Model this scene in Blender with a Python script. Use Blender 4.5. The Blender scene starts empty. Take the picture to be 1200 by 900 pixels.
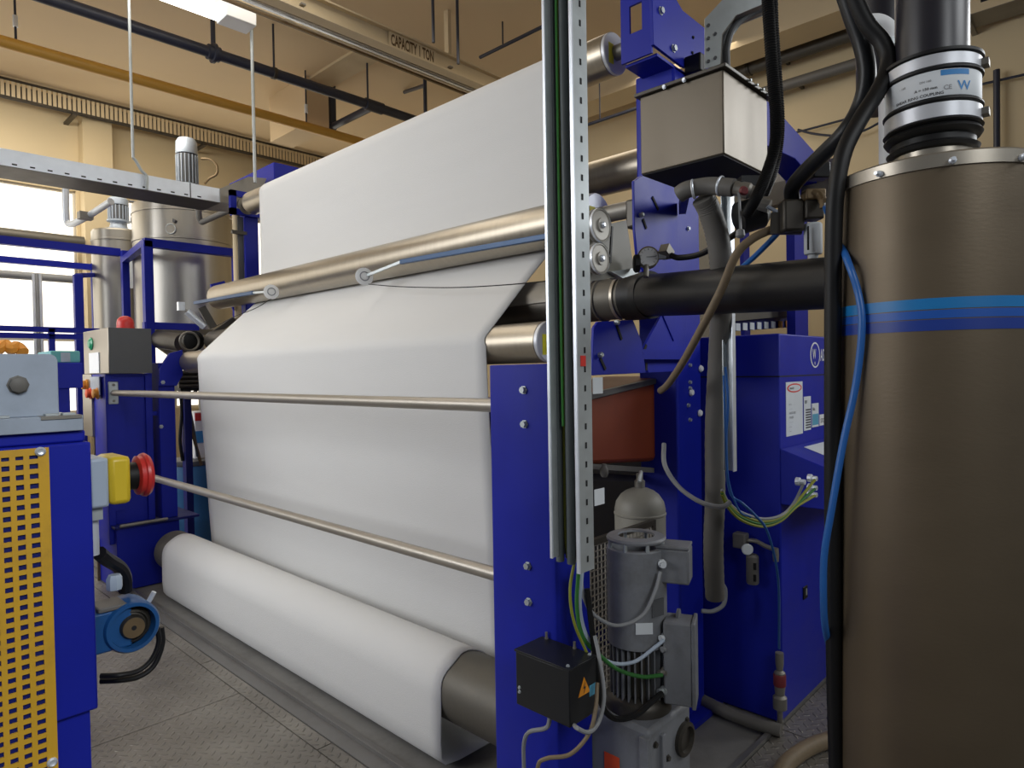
import bpy, bmesh, math, random
from mathutils import Vector, Matrix
random.seed(7)
S = bpy.context.scene
COL = S.collection
V = Vector
PI = math.pi

# ------------------------------------------------------------------ camera
F = 776.0                                   # focal length in pixels of the 1200 x 900 frame
def _camera_axes():
    y = V((-814.0, 1.0, -F)).normalized()   # image direction of the roller axis (+Y)
    x = V((740.0, 27.0, -F)); x = (x - y * x.dot(y)).normalized()
    z = x.cross(y)
    return Matrix((x, y, z))                # camera -> world
RC = _camera_axes()
EYE = V((0, 0, 1.6))
cam_data = bpy.data.cameras.new('camera')
cam = bpy.data.objects.new('camera', cam_data); COL.objects.link(cam)
cam_data.sensor_width = 36.0
cam_data.lens = 36.0 * F / 1200.0
cam_data.clip_start = 0.02; cam_data.clip_end = 200
cam.matrix_world = Matrix.Translation(EYE) @ RC.to_4x4()
S.camera = cam

def at(px, py, X=None, Y=None, Z=None, d=None):
    """world point seen at pixel (px,py) on the plane X=, Y= or Z=, or at depth d"""
    r = RC @ V((px - 600.0, 450.0 - py, -F))
    if d is not None: t = d / F
    elif X is not None: t = (X - EYE.x) / r.x
    elif Y is not None: t = (Y - EYE.y) / r.y
    else: t = (Z - EYE.z) / r.z
    return EYE + r * t

# ------------------------------------------------------------------ light
w = bpy.data.worlds.new('world'); S.world = w; w.use_nodes = True
bg = w.node_tree.nodes['Background']
bg.inputs[0].default_value = (0.80, 0.88, 1.0, 1)
bg.inputs[1].default_value = 0.17
def area(name, loc, target, size, size_y, power, color, spread=180):
    l = bpy.data.lights.new(name, 'AREA'); l.shape = 'RECTANGLE'
    l.size = size; l.size_y = size_y; l.energy = power; l.color = color; l.spread = math.radians(spread)
    o = bpy.data.objects.new(name, l); COL.objects.link(o); o.location = loc
    o.rotation_euler = (V(target) - V(loc)).to_track_quat('-Z', 'Y').to_euler()
    return o
area('window_daylight', (-3.4, 6.2, 3.4), (2.2, 3.9, 1.9), 5.0, 2.6, 72, (0.97, 0.98, 1.0), 84)
area('ceiling_light_row', (0.5, 4.9, 4.9), (0.8, 4.9, 0), 1.0, 5.0, 56, (1.0, 0.96, 0.88))
area('far_wall_fill', (1.6, 8.6, 4.7), (2.2, 9.6, 2.5), 3.0, 0.6, 60, (1.0, 0.93, 0.80))  # added fill lamp that brightens the far wall, no real ceiling light
area('right_wall_fill', (5.0, 3.6, 4.8), (5.4, 3.6, 0), 1.2, 3.5, 36, (1.0, 0.88, 0.70))  # fill lamp added to light the right wall
area('roof_window', (2.7, -2.4, 3.9), (2.3, 1.0, 2.6), 1.8, 1.2, 10, (0.95, 0.98, 1.0), 80)
area('left_machine_fill', (-0.2, -2.6, 3.6), (0.1, 1.1, 1.3), 1.6, 1.2, 16, (0.95, 0.98, 1.0), 80)  # extra fill lamp for the left machine's front, not a real roof window
area('side_window', (7.2, -1.5, 3.9), (2.2, 1.0, 2.4), 2.2, 1.8, 42, (0.95, 0.98, 1.0), 90)
S.view_settings.view_transform = 'Standard'
S.view_settings.look = 'None'
S.view_settings.gamma = 1.0
S.view_settings.use_curve_mapping = False
S.view_settings.exposure = 0.0

# ------------------------------------------------------------------ materials
def mat(name, col, rough=0.5, metal=0.0, var=0.12, scale=6.0, bump=0.0, bscale=120.0, stretch=(1, 1, 1),
        emit=None, strength=0.0, rvar=0.1, dirt=None, dscale=2.5, damount=0.5, coat=0.0, spec=None):
    m = bpy.data.materials.new(name); m.use_nodes = True
    nt = m.node_tree; N = nt.nodes; L = nt.links
    b = N['Principled BSDF']
    b.inputs['Roughness'].default_value = rough; b.inputs['Metallic'].default_value = metal
    if spec is not None: b.inputs['Specular IOR Level'].default_value = spec
    if coat: b.inputs['Coat Weight'].default_value = coat
    tc = N.new('ShaderNodeTexCoord'); mp = N.new('ShaderNodeMapping')
    mp.inputs['Scale'].default_value = stretch
    L.new(tc.outputs['Object'], mp.inputs['Vector'])
    no = N.new('ShaderNodeTexNoise'); no.inputs['Scale'].default_value = scale; no.inputs['Detail'].default_value = 5
    L.new(mp.outputs[0], no.inputs['Vector'])
    mx = N.new('ShaderNodeMix'); mx.data_type = 'RGBA'
    c = V(col)
    a = [max(0, x * (1 - var)) for x in c]; d2 = [min(1, x * (1 + var)) for x in c]
    mx.inputs[6].default_value = (*a, 1); mx.inputs[7].default_value = (*d2, 1)
    L.new(no.outputs[0], mx.inputs[0])
    out = mx.outputs[2]
    if dirt:
        n2 = N.new('ShaderNodeTexNoise'); n2.inputs['Scale'].default_value = dscale; n2.inputs['Detail'].default_value = 8
        n2.inputs['Roughness'].default_value = 0.7
        L.new(tc.outputs['Object'], n2.inputs['Vector'])
        rp = N.new('ShaderNodeMapRange'); rp.inputs[1].default_value = 0.48; rp.inputs[2].default_value = 0.75
        rp.inputs[4].default_value = damount
        L.new(n2.outputs[0], rp.inputs[0])
        m2 = N.new('ShaderNodeMix'); m2.data_type = 'RGBA'
        m2.inputs[7].default_value = (*dirt, 1)
        L.new(out, m2.inputs[6]); L.new(rp.outputs[0], m2.inputs[0]); out = m2.outputs[2]
    L.new(out, b.inputs['Base Color'])
    if rvar:
        mr = N.new('ShaderNodeMapRange'); mr.inputs[3].default_value = max(0.02, rough - rvar); mr.inputs[4].default_value = min(1, rough + rvar)
        L.new(no.outputs[0], mr.inputs[0]); L.new(mr.outputs[0], b.inputs['Roughness'])
    if bump:
        nb = N.new('ShaderNodeTexNoise'); nb.inputs['Scale'].default_value = bscale; nb.inputs['Detail'].default_value = 3
        L.new(mp.outputs[0], nb.inputs['Vector'])
        bu = N.new('ShaderNodeBump'); bu.inputs['Strength'].default_value = bump; bu.inputs['Distance'].default_value = 0.002
        L.new(nb.outputs[0], bu.inputs['Height']); L.new(bu.outputs[0], b.inputs['Normal'])
    if emit:
        b.inputs['Emission Color'].default_value = (*emit, 1); b.inputs['Emission Strength'].default_value = strength
    return m

M = {}
M['blue'] = mat('machine_blue_paint', (0.010, 0.019, 0.36), 0.45, var=0.12, dirt=(0.014, 0.02, 0.20), damount=0.4, bump=0.1, bscale=90, spec=0.25)
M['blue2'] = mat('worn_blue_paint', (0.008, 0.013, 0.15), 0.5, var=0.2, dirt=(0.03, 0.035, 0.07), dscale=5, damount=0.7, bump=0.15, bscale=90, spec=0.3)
M['brightblue'] = mat('bearing_blue_paint', (0.012, 0.085, 0.26), 0.4, var=0.2, dirt=(0.03, 0.05, 0.08), dscale=14, damount=0.5)
M['fabric'] = mat('white_felt', (0.72, 0.72, 0.71), 0.9, var=0.03, scale=3, bump=0.55, bscale=160, stretch=(1, 0.5, 3), rvar=0)
M['roller'] = mat('ground_steel_roller', (0.40, 0.355, 0.285), 0.36, 0.85, var=0.12, scale=3, stretch=(1, 14, 1), rvar=0.06)
M['core'] = mat('dull_steel_core', (0.135, 0.125, 0.105), 0.55, 0.5, var=0.2, scale=5, dirt=(0.07, 0.065, 0.055), damount=0.5)
M['rail'] = mat('stainless_tube', (0.40, 0.37, 0.325), 0.42, 0.7, var=0.1, scale=8)
M['capw'] = mat('pale_disc_metal', (0.62, 0.64, 0.68), 0.42, 0.35, var=0.08, scale=10)
M['tank'] = mat('bronzed_stainless_sheet', (0.150, 0.115, 0.074), 0.46, 0.45, var=0.10, scale=3.5, stretch=(1, 1, 2.5), bump=0.1, bscale=70)
M['steel'] = mat('brushed_stainless', (0.36, 0.325, 0.27), 0.34, 0.7, var=0.1, scale=6, stretch=(1, 1, 0.25))
M['hopper'] = mat('hopper_stainless', (0.155, 0.130, 0.096), 0.45, 0.5, var=0.12, scale=5, stretch=(1, 1, 0.25), dirt=(0.10, 0.085, 0.06), damount=0.5)
M['steel2'] = mat('stainless_vessel', (0.42, 0.40, 0.36), 0.33, 0.9, var=0.2, scale=3, stretch=(3, 3, 0.4))
M['galv'] = mat('galvanised_steel', (0.50, 0.54, 0.55), 0.45, 0.55, var=0.16, scale=22, rvar=0.08)
M['galvb'] = mat('bright_galvanised_steel', (0.78, 0.83, 0.90), 0.35, 0.45, var=0.08, scale=16)
M['palemetal'] = mat('dusty_cast_aluminium', (0.42, 0.40, 0.36), 0.5, 0.3, var=0.15, scale=12)
M['darkmetal'] = mat('dark_oily_metal', (0.075, 0.068, 0.058), 0.45, 0.6, var=0.3, scale=9, dirt=(0.16, 0.13, 0.10), damount=0.4)
M['greymetal'] = mat('dusty_grey_metal', (0.27, 0.255, 0.225), 0.5, 0.5, var=0.2, scale=9, dirt=(0.12, 0.10, 0.08), damount=0.5)
M['black'] = mat('black_rubber', (0.007, 0.007, 0.0075), 0.5, var=0.3, scale=10, rvar=0.12, spec=0.35)
M['blackg'] = mat('glossy_black_plastic', (0.010, 0.011, 0.013), 0.4, var=0.2, scale=5, dirt=(0.03, 0.03, 0.03), dscale=8, damount=0.25, spec=0.35)
M['pipebk'] = mat('dark_plastic_pipe', (0.020, 0.019, 0.026), 0.36, var=0.2, scale=6)
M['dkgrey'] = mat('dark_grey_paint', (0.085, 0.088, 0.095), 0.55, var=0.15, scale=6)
M['grey'] = mat('grey_machine_paint', (0.21, 0.22, 0.24), 0.5, var=0.12, scale=6, dirt=(0.08, 0.075, 0.065), dscale=6, damount=0.6, bump=0.15, bscale=60)
M['lgrey'] = mat('pale_grey_aluminium', (0.40, 0.46, 0.55), 0.42, 0.2, var=0.1, scale=8, dirt=(0.22, 0.25, 0.28), dscale=5, damount=0.5)
M['lgreyp'] = mat('pale_grey_plastic', (0.42, 0.50, 0.60), 0.35, var=0.05)
M['vessel'] = mat('grey_vessel_paint', (0.25, 0.24, 0.205), 0.5, var=0.12, dirt=(0.13, 0.12, 0.10), damount=0.5)
M['hosegrey'] = mat('grey_ribbed_hose', (0.145, 0.138, 0.125), 0.55, var=0.18, scale=5)
M['white'] = mat('white_plastic', (0.84, 0.85, 0.86), 0.5, var=0.04)
M['paper'] = mat('paper_label', (0.70, 0.74, 0.77), 0.6, var=0.06, scale=20)
M['yellow'] = mat('yellow_guard_paint', (0.70, 0.40, 0.03), 0.45, var=0.12, dirt=(0.36, 0.2, 0.04), dscale=12, damount=0.5)
M['yel2'] = mat('yellow_plastic', (0.72, 0.52, 0.03), 0.35, var=0.05)
M['ystick'] = mat('yellow_sticker', (0.78, 0.72, 0.04), 0.5, var=0.1, scale=60)
M['red'] = mat('red_plastic', (0.58, 0.035, 0.03), 0.35, var=0.1)
M['rust'] = mat('dark_red_paint', (0.20, 0.025, 0.03), 0.5, var=0.2)
M['redst'] = mat('red_sticker', (0.72, 0.05, 0.04), 0.5, var=0.05)
M['orst'] = mat('orange_red_sticker', (0.80, 0.09, 0.02), 0.5, var=0.15, scale=40)
M['orange'] = mat('orange_plastic_tub', (0.20, 0.035, 0.008), 0.5, var=0.15, dirt=(0.09, 0.022, 0.01), damount=0.5)
M['orlt'] = mat('orange_plastic', (0.75, 0.30, 0.03), 0.5, var=0.15)
M['gas'] = mat('yellow_gas_pipe', (0.68, 0.37, 0.06), 0.4, var=0.1, scale=4)
M['bkpipe'] = mat('dark_painted_pipe', (0.030, 0.034, 0.055), 0.4, var=0.2, scale=6)
M['wall'] = mat('cream_wall_paint', (0.66, 0.54, 0.34), 0.8, var=0.05, scale=1.2, bump=0.06, bscale=30)
M['ceil'] = mat('cream_ceiling_paint', (0.74, 0.58, 0.37), 0.8, var=0.06, scale=1.0, bump=0.06, bscale=30)
M['beam'] = mat('pale_beam_paint', (0.66, 0.54, 0.35), 0.7, var=0.06, scale=3)
M['frame'] = mat('window_frame_paint', (0.60, 0.56, 0.48), 0.6, var=0.04)
M['pane'] = mat('daylit_window', (0.8, 0.8, 0.8), 0.2, emit=(1.0, 0.93, 0.80), strength=1.5, rvar=0)
M['lampg'] = mat('lamp_diffuser', (0.9, 0.9, 0.9), 0.4, emit=(1.0, 0.96, 0.88), strength=4.5, rvar=0)
M['conc'] = mat('oily_concrete', (0.20, 0.195, 0.185), 0.7, var=0.25, scale=4, dirt=(0.07, 0.065, 0.06), dscale=2, damount=0.7, bump=0.3, bscale=40)
M['strip'] = mat('steel_edge_strip', (0.20, 0.195, 0.19), 0.45, 0.5, var=0.15, scale=6, dirt=(0.12, 0.11, 0.10), damount=0.5)
M['wblue'] = mat('blue_air_hose', (0.022, 0.13, 0.44), 0.35, var=0.1)
M['band1'] = mat('light_blue_band', (0.010, 0.20, 0.52), 0.4, var=0.05)
M['band2'] = mat('mid_blue_band', (0.012, 0.10, 0.46), 0.4, var=0.05)
M['band3'] = mat('deep_blue_band', (0.012, 0.045, 0.30), 0.4, var=0.05)
M['barblue'] = mat('blue_anodised_bar', (0.018, 0.065, 0.16), 0.42, 0.2, var=0.1)
M['green'] = mat('green_insulation', (0.03, 0.16, 0.03), 0.5, var=0.1)
M['greenb'] = mat('bright_green_insulation', (0.05, 0.26, 0.04), 0.45, var=0.1)
M['gnyel'] = mat('yellow_green_insulation', (0.26, 0.28, 0.03), 0.5, var=0.1)
M['traycable'] = mat('slate_grey_cable', (0.115, 0.135, 0.14), 0.5, var=0.1)
M['cgrey'] = mat('grey_cable', (0.27, 0.28, 0.29), 0.5, var=0.1)
M['tan'] = mat('braided_tan_hose', (0.22, 0.165, 0.10), 0.6, var=0.25, scale=40)
M['brass'] = mat('weathered_brass', (0.20, 0.14, 0.075), 0.5, 0.5, var=0.25, scale=30)
M['teal'] = mat('teal_plastic', (0.12, 0.42, 0.44), 0.5, var=0.1)
M['barrel'] = mat('blue_drum_plastic', (0.03, 0.14, 0.32), 0.45, var=0.15)
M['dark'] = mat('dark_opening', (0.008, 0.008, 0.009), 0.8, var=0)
M['ink'] = mat('black_ink', (0.03, 0.03, 0.035), 0.6, var=0)
M['inkbr'] = mat('brown_ink', (0.10, 0.05, 0.012), 0.6, var=0)
M['inkb'] = mat('blue_ink', (0.04, 0.25, 0.60), 0.6, var=0)
M['inkg'] = mat('grey_ink', (0.30, 0.31, 0.33), 0.6, var=0)
M['amber'] = mat('amber_warning_print', (0.75, 0.28, 0.02), 0.5, var=0)
M['tealp'] = mat('teal_print', (0.10, 0.36, 0.52), 0.6, var=0)

def checker_plate():
    m = bpy.data.materials.new('checker_plate_steel'); m.use_nodes = True
    nt = m.node_tree; N = nt.nodes; L = nt.links; b = N['Principled BSDF']
    tc = N.new('ShaderNodeTexCoord'); mp = N.new('ShaderNodeMapping')
    mp.inputs['Rotation'].default_value = (0, 0, PI / 4); mp.inputs['Scale'].default_value = (24, 24, 24)
    L.new(tc.outputs['Object'], mp.inputs['Vector'])
    sx = N.new('ShaderNodeSeparateXYZ'); L.new(mp.outputs[0], sx.inputs[0])
    def math_(op, a, bb=None):
        n = N.new('ShaderNodeMath'); n.operation = op
        for i, v in enumerate((a, bb)):
            if v is None: continue
            if isinstance(v, (int, float)): n.inputs[i].default_value = v
            else: L.new(v, n.inputs[i])
        return n.outputs[0]
    def cell(v): return math_('SUBTRACT', math_('FRACT', v), 0.5)
    u, v = cell(sx.outputs[0]), cell(sx.outputs[1])
    par = math_('MODULO', math_('ADD', math_('ADD', math_('FLOOR', sx.outputs[0]), math_('FLOOR', sx.outputs[1])), 1000.0), 2.0)
    def ell(a, bb): return math_('ADD', math_('POWER', math_('MULTIPLY', a, 2.2), 2.0), math_('POWER', math_('MULTIPLY', bb, 7.0), 2.0))
    e1, e2 = ell(u, v), ell(v, u)
    mx = N.new('ShaderNodeMix'); L.new(par, mx.inputs[0]); L.new(e1, mx.inputs[2]); L.new(e2, mx.inputs[3])
    h = N.new('ShaderNodeMapRange'); h.inputs[1].default_value = 0.35; h.inputs[2].default_value = 1.1
    h.inputs[3].default_value = 1; h.inputs[4].default_value = 0
    L.new(mx.outputs[0], h.inputs[0])
    bu = N.new('ShaderNodeBump'); bu.inputs['Strength'].default_value = 1.0; bu.inputs['Distance'].default_value = 0.005
    L.new(h.outputs[0], bu.inputs['Height']); L.new(bu.outputs[0], b.inputs['Normal'])
    no = N.new('ShaderNodeTexNoise'); no.inputs['Scale'].default_value = 2.2; no.inputs['Detail'].default_value = 7
    L.new(tc.outputs['Object'], no.inputs['Vector'])
    cr = N.new('ShaderNodeValToRGB')
    cr.color_ramp.elements[0].position = 0.3; cr.color_ramp.elements[0].color = (0.17, 0.155, 0.135, 1)
    cr.color_ramp.elements[1].position = 0.7; cr.color_ramp.elements[1].color = (0.31, 0.29, 0.255, 1)
    L.new(no.outputs[0], cr.inputs[0]); L.new(cr.outputs[0], b.inputs['Base Color'])
    b.inputs['Metallic'].default_value = 0.45; b.inputs['Roughness'].default_value = 0.42
    return m
M['checker'] = checker_plate()

# ------------------------------------------------------------------ mesh helpers
def frame_of(axis):
    a = V(axis).normalized()
    u = a.cross(V((0, 0, 1)))
    if u.length < 1e-4: u = V((1, 0, 0))
    u.normalize(); return a, u, a.cross(u).normalized()

class MB:
    def __init__(s): s.v = []; s.f = []; s.bev = 0
    def quad(s, *p):
        b = len(s.v); s.v += [V(q) for q in p]; s.f.append(tuple(range(b, b + len(p)))); return s
    def box(s, c, size, rot=None):
        c = V(c); h = V(size) / 2; b = len(s.v)
        for dx in (-1, 1):
            for dy in (-1, 1):
                for dz in (-1, 1):
                    q = V((dx * h.x, dy * h.y, dz * h.z))
                    if rot is not None: q = rot @ q
                    s.v.append(c + q)
        for f in ((0, 1, 3, 2), (4, 6, 7, 5), (0, 4, 5, 1), (2, 3, 7, 6), (0, 2, 6, 4), (1, 5, 7, 3)):
            s.f.append(tuple(b + i for i in f))
        return s
    def span(s, a, b):
        a, b = V(a), V(b); return s.box((a + b) / 2, [abs(q) for q in (b - a)])
    def bar(s, p, q, wd, ht):
        """square bar from p to q; wd = horizontal width, ht = the other one"""
        p, q = V(p), V(q); a, u, n = frame_of(q - p)
        rot = Matrix((a, u, n)).transposed()
        return s.box((p + q) / 2, ((q - p).length, wd, ht), rot)
    def lathe(s, o, axis, prof, n=24, caps=True):
        """profile of (radius, distance along the axis)"""
        o = V(o); a, u, w_ = frame_of(axis); b = len(s.v); k = len(prof)
        for r, t in prof:
            for i in range(n):
                an = 2 * PI * i / n
                s.v.append(o + a * t + (u * math.cos(an) + w_ * math.sin(an)) * r)
        for j in range(k - 1):
            for i in range(n):
                i2 = (i + 1) % n
                s.f.append((b + j * n + i, b + j * n + i2, b + (j + 1) * n + i2, b + (j + 1) * n + i))
        if caps:
            s.f.append(tuple(b + i for i in reversed(range(n))))
            s.f.append(tuple(b + (k - 1) * n + i for i in range(n)))
        return s
    def cyl(s, p, q, r, r2=None, n=20):
        p, q = V(p), V(q); return s.lathe(p, q - p, [(r, 0), (r if r2 is None else r2, (q - p).length)], n)
    def tube(s, pts, r, n=10, smooth=True, sub=6, rib=0):
        P = path(pts, sub) if smooth else [V(p) for p in pts]
        if isinstance(r, (int, float)): R = [r] * len(P)
        else: R = [r[0] + (r[1] - r[0]) * i / (len(P) - 1) for i in range(len(P))]
        if rib: R = [q * (1 + rib * (1 if i % 2 else -1)) for i, q in enumerate(R)]
        b = len(s.v); nrm = None
        for i, p in enumerate(P):
            t = (P[min(i + 1, len(P) - 1)] - P[max(i - 1, 0)]).normalized()
            if nrm is None: nrm = frame_of(t)[1]
            nrm = (nrm - t * nrm.dot(t)).normalized(); bi = t.cross(nrm)
            for k in range(n):
                an = 2 * PI * k / n
                s.v.append(p + (nrm * math.cos(an) + bi * math.sin(an)) * R[i])
        for i in range(len(P) - 1):
            for k in range(n):
                k2 = (k + 1) % n
                s.f.append((b + i * n + k, b + i * n + k2, b + (i + 1) * n + k2, b + (i + 1) * n + k))
        s.f.append(tuple(b + k for k in reversed(range(n))))
        s.f.append(tuple(b + (len(P) - 1) * n + k for k in range(n)))
        return s
    def prism(s, poly, vec):
        b = len(s.v); n = len(poly); vec = V(vec)
        s.v += [V(p) for p in poly] + [V(p) + vec for p in poly]
        s.f.append(tuple(b + i for i in reversed(range(n)))); s.f.append(tuple(b + n + i for i in range(n)))
        for i in range(n):
            j = (i + 1) % n; s.f.append((b + i, b + j, b + n + j, b + n + i))
        return s
    def ball(s, c, r, n=14, sz=1.0):
        prof = [(max(1e-4, r * math.sin(PI * i / 10)), -r * sz * math.cos(PI * i / 10)) for i in range(11)]
        return s.lathe(c, (0, 0, 1), prof, n)
    def ring(s, c, axis, R, r, n=28, k=10):
        c = V(c); a, u, w_ = frame_of(axis)
        pts = [(R + r * math.cos(2 * PI * i / k), r * math.sin(2 * PI * i / k)) for i in range(k + 1)]
        return s.lathe(c, a, pts, n, caps=False)
    def bevel(s, b_): s.bev = b_; return s

def path(pts, sub=6):
    P = [V(p) for p in pts]
    if len(P) < 3:
        return [P[0].lerp(P[-1], i / sub) for i in range(sub + 1)]
    out = []
    for i in range(len(P) - 1):
        p0 = P[i - 1] if i else P[0] * 2 - P[1]
        p1, p2 = P[i], P[i + 1]
        p3 = P[i + 2] if i + 2 < len(P) else P[-1] * 2 - P[-2]
        for k in range(sub):
            t = k / sub
            out.append(0.5 * ((2 * p1) + (p2 - p0) * t + (2 * p0 - 5 * p1 + 4 * p2 - p3) * t * t + (3 * p1 - p0 - 3 * p2 + p3) * t ** 3))
    out.append(P[-1]); return out

def link(name, mb, m, off=V((0, 0, 0)), angle=0.6):
    me = bpy.data.meshes.new(name)
    me.from_pydata([tuple(p - off) for p in mb.v], [], mb.f)
    bm = bmesh.new(); bm.from_mesh(me); bmesh.ops.recalc_face_normals(bm, faces=bm.faces); bm.to_mesh(me); bm.free()
    me.polygons.foreach_set('use_smooth', [True] * len(me.polygons))
    me.set_sharp_from_angle(angle=angle)
    me.materials.append(m)
    o = bpy.data.objects.new(name, me); COL.objects.link(o)
    if mb.bev:
        md = o.modifiers.new('bevel', 'BEVEL'); md.width = mb.bev; md.segments = 2; md.limit_method = 'ANGLE'; md.angle_limit = 0.7
        md.harden_normals = False
    return o

def tag(o, label, cat, group=None):
    o['label'] = label; o['category'] = cat
    if group: o['group'] = group
    return o
def thing(name, label, cat, loc, group=None):
    o = bpy.data.objects.new(name, None); COL.objects.link(o); o.location = V(loc); o.empty_display_size = 0.05
    return tag(o, label, cat, group)
def root_loc(o):
    while o.parent: o = o.parent
    return o.location.copy()
def part(parent, name, mb, m, label=None):
    o = link(name, mb, m, root_loc(parent)); o.parent = parent
    if label: o['label'] = label
    return o
def single(name, mb, m, label, cat, loc=None, group=None):
    if loc is None:
        n = len(mb.v); c = sum((p for p in mb.v), V((0, 0, 0))) / n
        loc = V((c.x, c.y, min(p.z for p in mb.v)))
    o = link(name, mb, m, V(loc)); o.location = V(loc)
    return tag(o, label, cat, group)
def struct(name, mb, m, parent=None):
    o = link(name, mb, m)
    if parent: o.parent = parent
    else: o['kind'] = 'structure'
    return o
def copy_part(src, parent, delta):
    o = src.copy(); o.parent = parent; o.location = V(delta); COL.objects.link(o); return o
def text_mesh(body, origin, right, up, size, wide=1.0, depth=0.0006, bold=0.012):
    cu = bpy.data.curves.new('t', 'FONT'); cu.body = body; cu.size = 1.0; cu.resolution_u = 2; cu.offset = bold
    ob = bpy.data.objects.new('t', cu); COL.objects.link(ob)
    dg = bpy.context.evaluated_depsgraph_get()
    me = bpy.data.meshes.new_from_object(ob.evaluated_get(dg))
    mb = MB(); r, u = V(right).normalized(), V(up).normalized(); n = r.cross(u)
    for vtx in me.vertices:
        mb.v.append(V(origin) + r * vtx.co.x * size * wide + u * vtx.co.y * size + n * depth)
    for p in me.polygons: mb.f.append(tuple(p.vertices))
    bpy.data.objects.remove(ob); bpy.data.curves.remove(cu); bpy.data.meshes.remove(me)
    return mb
def bolts(parent, pts, axis, r, h, m, name='bolt'):
    """hexagon heads: one mesh each, all share one mesh datablock"""
    pts = [V(p) for p in pts]
    a = V(axis).normalized()
    first = part(parent, name, MB().lathe(pts[0], a, [(r * 1.35, 0), (r * 1.35, h * 0.25), (r, h * 0.25), (r, h)], 6), m)
    for p in pts[1:]: copy_part(first, parent, p - pts[0])
def arc(cx, cz, r, a0, a1, n):
    return [(cx + r * math.cos(math.radians(a0 + (a1 - a0) * i / n)), cz + r * math.sin(math.radians(a0 + (a1 - a0) * i / n))) for i in range(n + 1)]

# ================================================================== STRUCTURE
HC = 5.2; YW = 10.2; XW = 7.4
floor = struct('floor', MB().span((-6, -6, -0.25), (XW, YW, -0.006)), M['conc'])
def plate(x0, x1, y0, y1):
    g = 0.003
    return part(floor, 'floor_plate', MB().span((x0 + g, y0 + g, -0.006), (x1 - g, y1 - g, 0.0)), M['checker'])
for x0, x1 in ((-1.8, 0.2), (0.2, 1.43)):
    for y0 in (-0.7, 1.3, 3.3, 5.3, 7.3): plate(x0, x1, y0, y0 + 2)
for y0 in (1.3, 2.55, 3.8, 5.05): plate(1.43, 1.505, y0, y0 + 1.25)
for x0 in (1.62, 2.9, 4.18):
    plate(x0, x0 + 1.28, -0.7, 0.25); plate(x0, x0 + 1.28, 0.25, 1.165)
st = MB()
st.prism([(1.505, -0.7, -0.004), (1.505, -0.7, 0.004), (1.575, -0.7, 0.004), (1.575, -0.7, 0.022), (1.583, -0.7, 0.022),
          (1.583, -0.7, 0.004), (1.62, -0.7, 0.004), (1.62, -0.7, -0.004)], (0, 8.5, 0))
struct('trim_1', st, M['strip'])
struct('trim_2', MB().span((1.622, 1.165, -0.01), (5.4, 1.185, 0.018)), M['strip'])

def wall_with_openings(name, fixed, axis, a0, a1, openings, m, sgn):
    """a wall of separate piers around window openings (a, b, z0, z1)"""
    mb = MB(); t = 0.3
    def put(p, q, z0, z1):
        if axis == 'x': mb.span((p, fixed, z0), (q, fixed + sgn * t, z1))
        else: mb.span((fixed, p, z0), (fixed + sgn * t, q, z1))
    cur = a0
    for p, q, z0, z1 in openings:
        put(cur, p, 0, HC); put(p, q, 0, z0); put(p, q, z1, HC); cur = q
    put(cur, a1, 0, HC)
    return struct(name, mb, m)
WIN = [(-2.6, 2.42, 1.15, 4.08), (2.86, 6.6, 1.15, 4.08)]
wall_with_openings('wall_far', YW, 'x', -6.0, XW, WIN, M['wall'], 1)
struct('wall_right', MB().span((XW, -6, 0), (XW + 0.3, YW, HC)), M['wall'])
struct('ceiling', MB().span((-6, -6, HC), (XW + 0.3, YW + 0.3, HC + 0.25)), M['ceil'])
struct('trim_3', MB().span((2.46, YW - 0.22, 0), (2.80, YW, HC)), M['wall'])                 # pilaster
struct('trim_4', MB().span((6.55, -6, 4.86), (6.95, YW, HC)), M['beam'])                     # downstand beam by the right wall
p0 = at(371, 93, Z=HC)
struct('trim_5', MB().span((p0.x - 0.16, p0.y, at(377, 150, Y=p0.y).z), (at(385, 120, Y=p0.y).x, p0.y + 0.9, HC)), M['ceil'])   # hanging pier below the ceiling
struct('trim_6', MB().span((p0.x - 0.10, p0.y - 1.3, HC - 0.03), (p0.x + 0.22, p0.y, HC)), M['beam'])
for i, (p, q, z0, z1) in enumerate(WIN):
    fr = MB()
    nx = 5; nz = 3; y = YW + 0.10
    for k in range(nx + 1):
        x = p + (q - p) * k / nx; fr.span((x - 0.025, y - 0.04, z0), (x + 0.025, y + 0.04, z1))
    for k in range(nz + 1):
        z = z0 + (z1 - z0) * k / nz; fr.span((p, y - 0.035, z - 0.03), (q, y + 0.035, z + 0.03))
    wdw = struct('window_%d' % (i + 1), fr, M['frame'])
    first = None
    for a in range(nx):
        for b in range(nz):
            x0 = p + (q - p) * a / nx; z0_ = z0 + (z1 - z0) * b / nz
            dx, dz = (q - p) / nx, (z1 - z0) / nz
            if first is None:
                first = part(wdw, 'pane', MB().span((x0 + .025, y - .004, z0_ + .03), (x0 + dx - .025, y + .004, z0_ + dz - .03)), M['pane'])
                base = V((x0, 0, z0_))
            else: copy_part(first, wdw, V((x0, 0, z0_)) - base)

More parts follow.
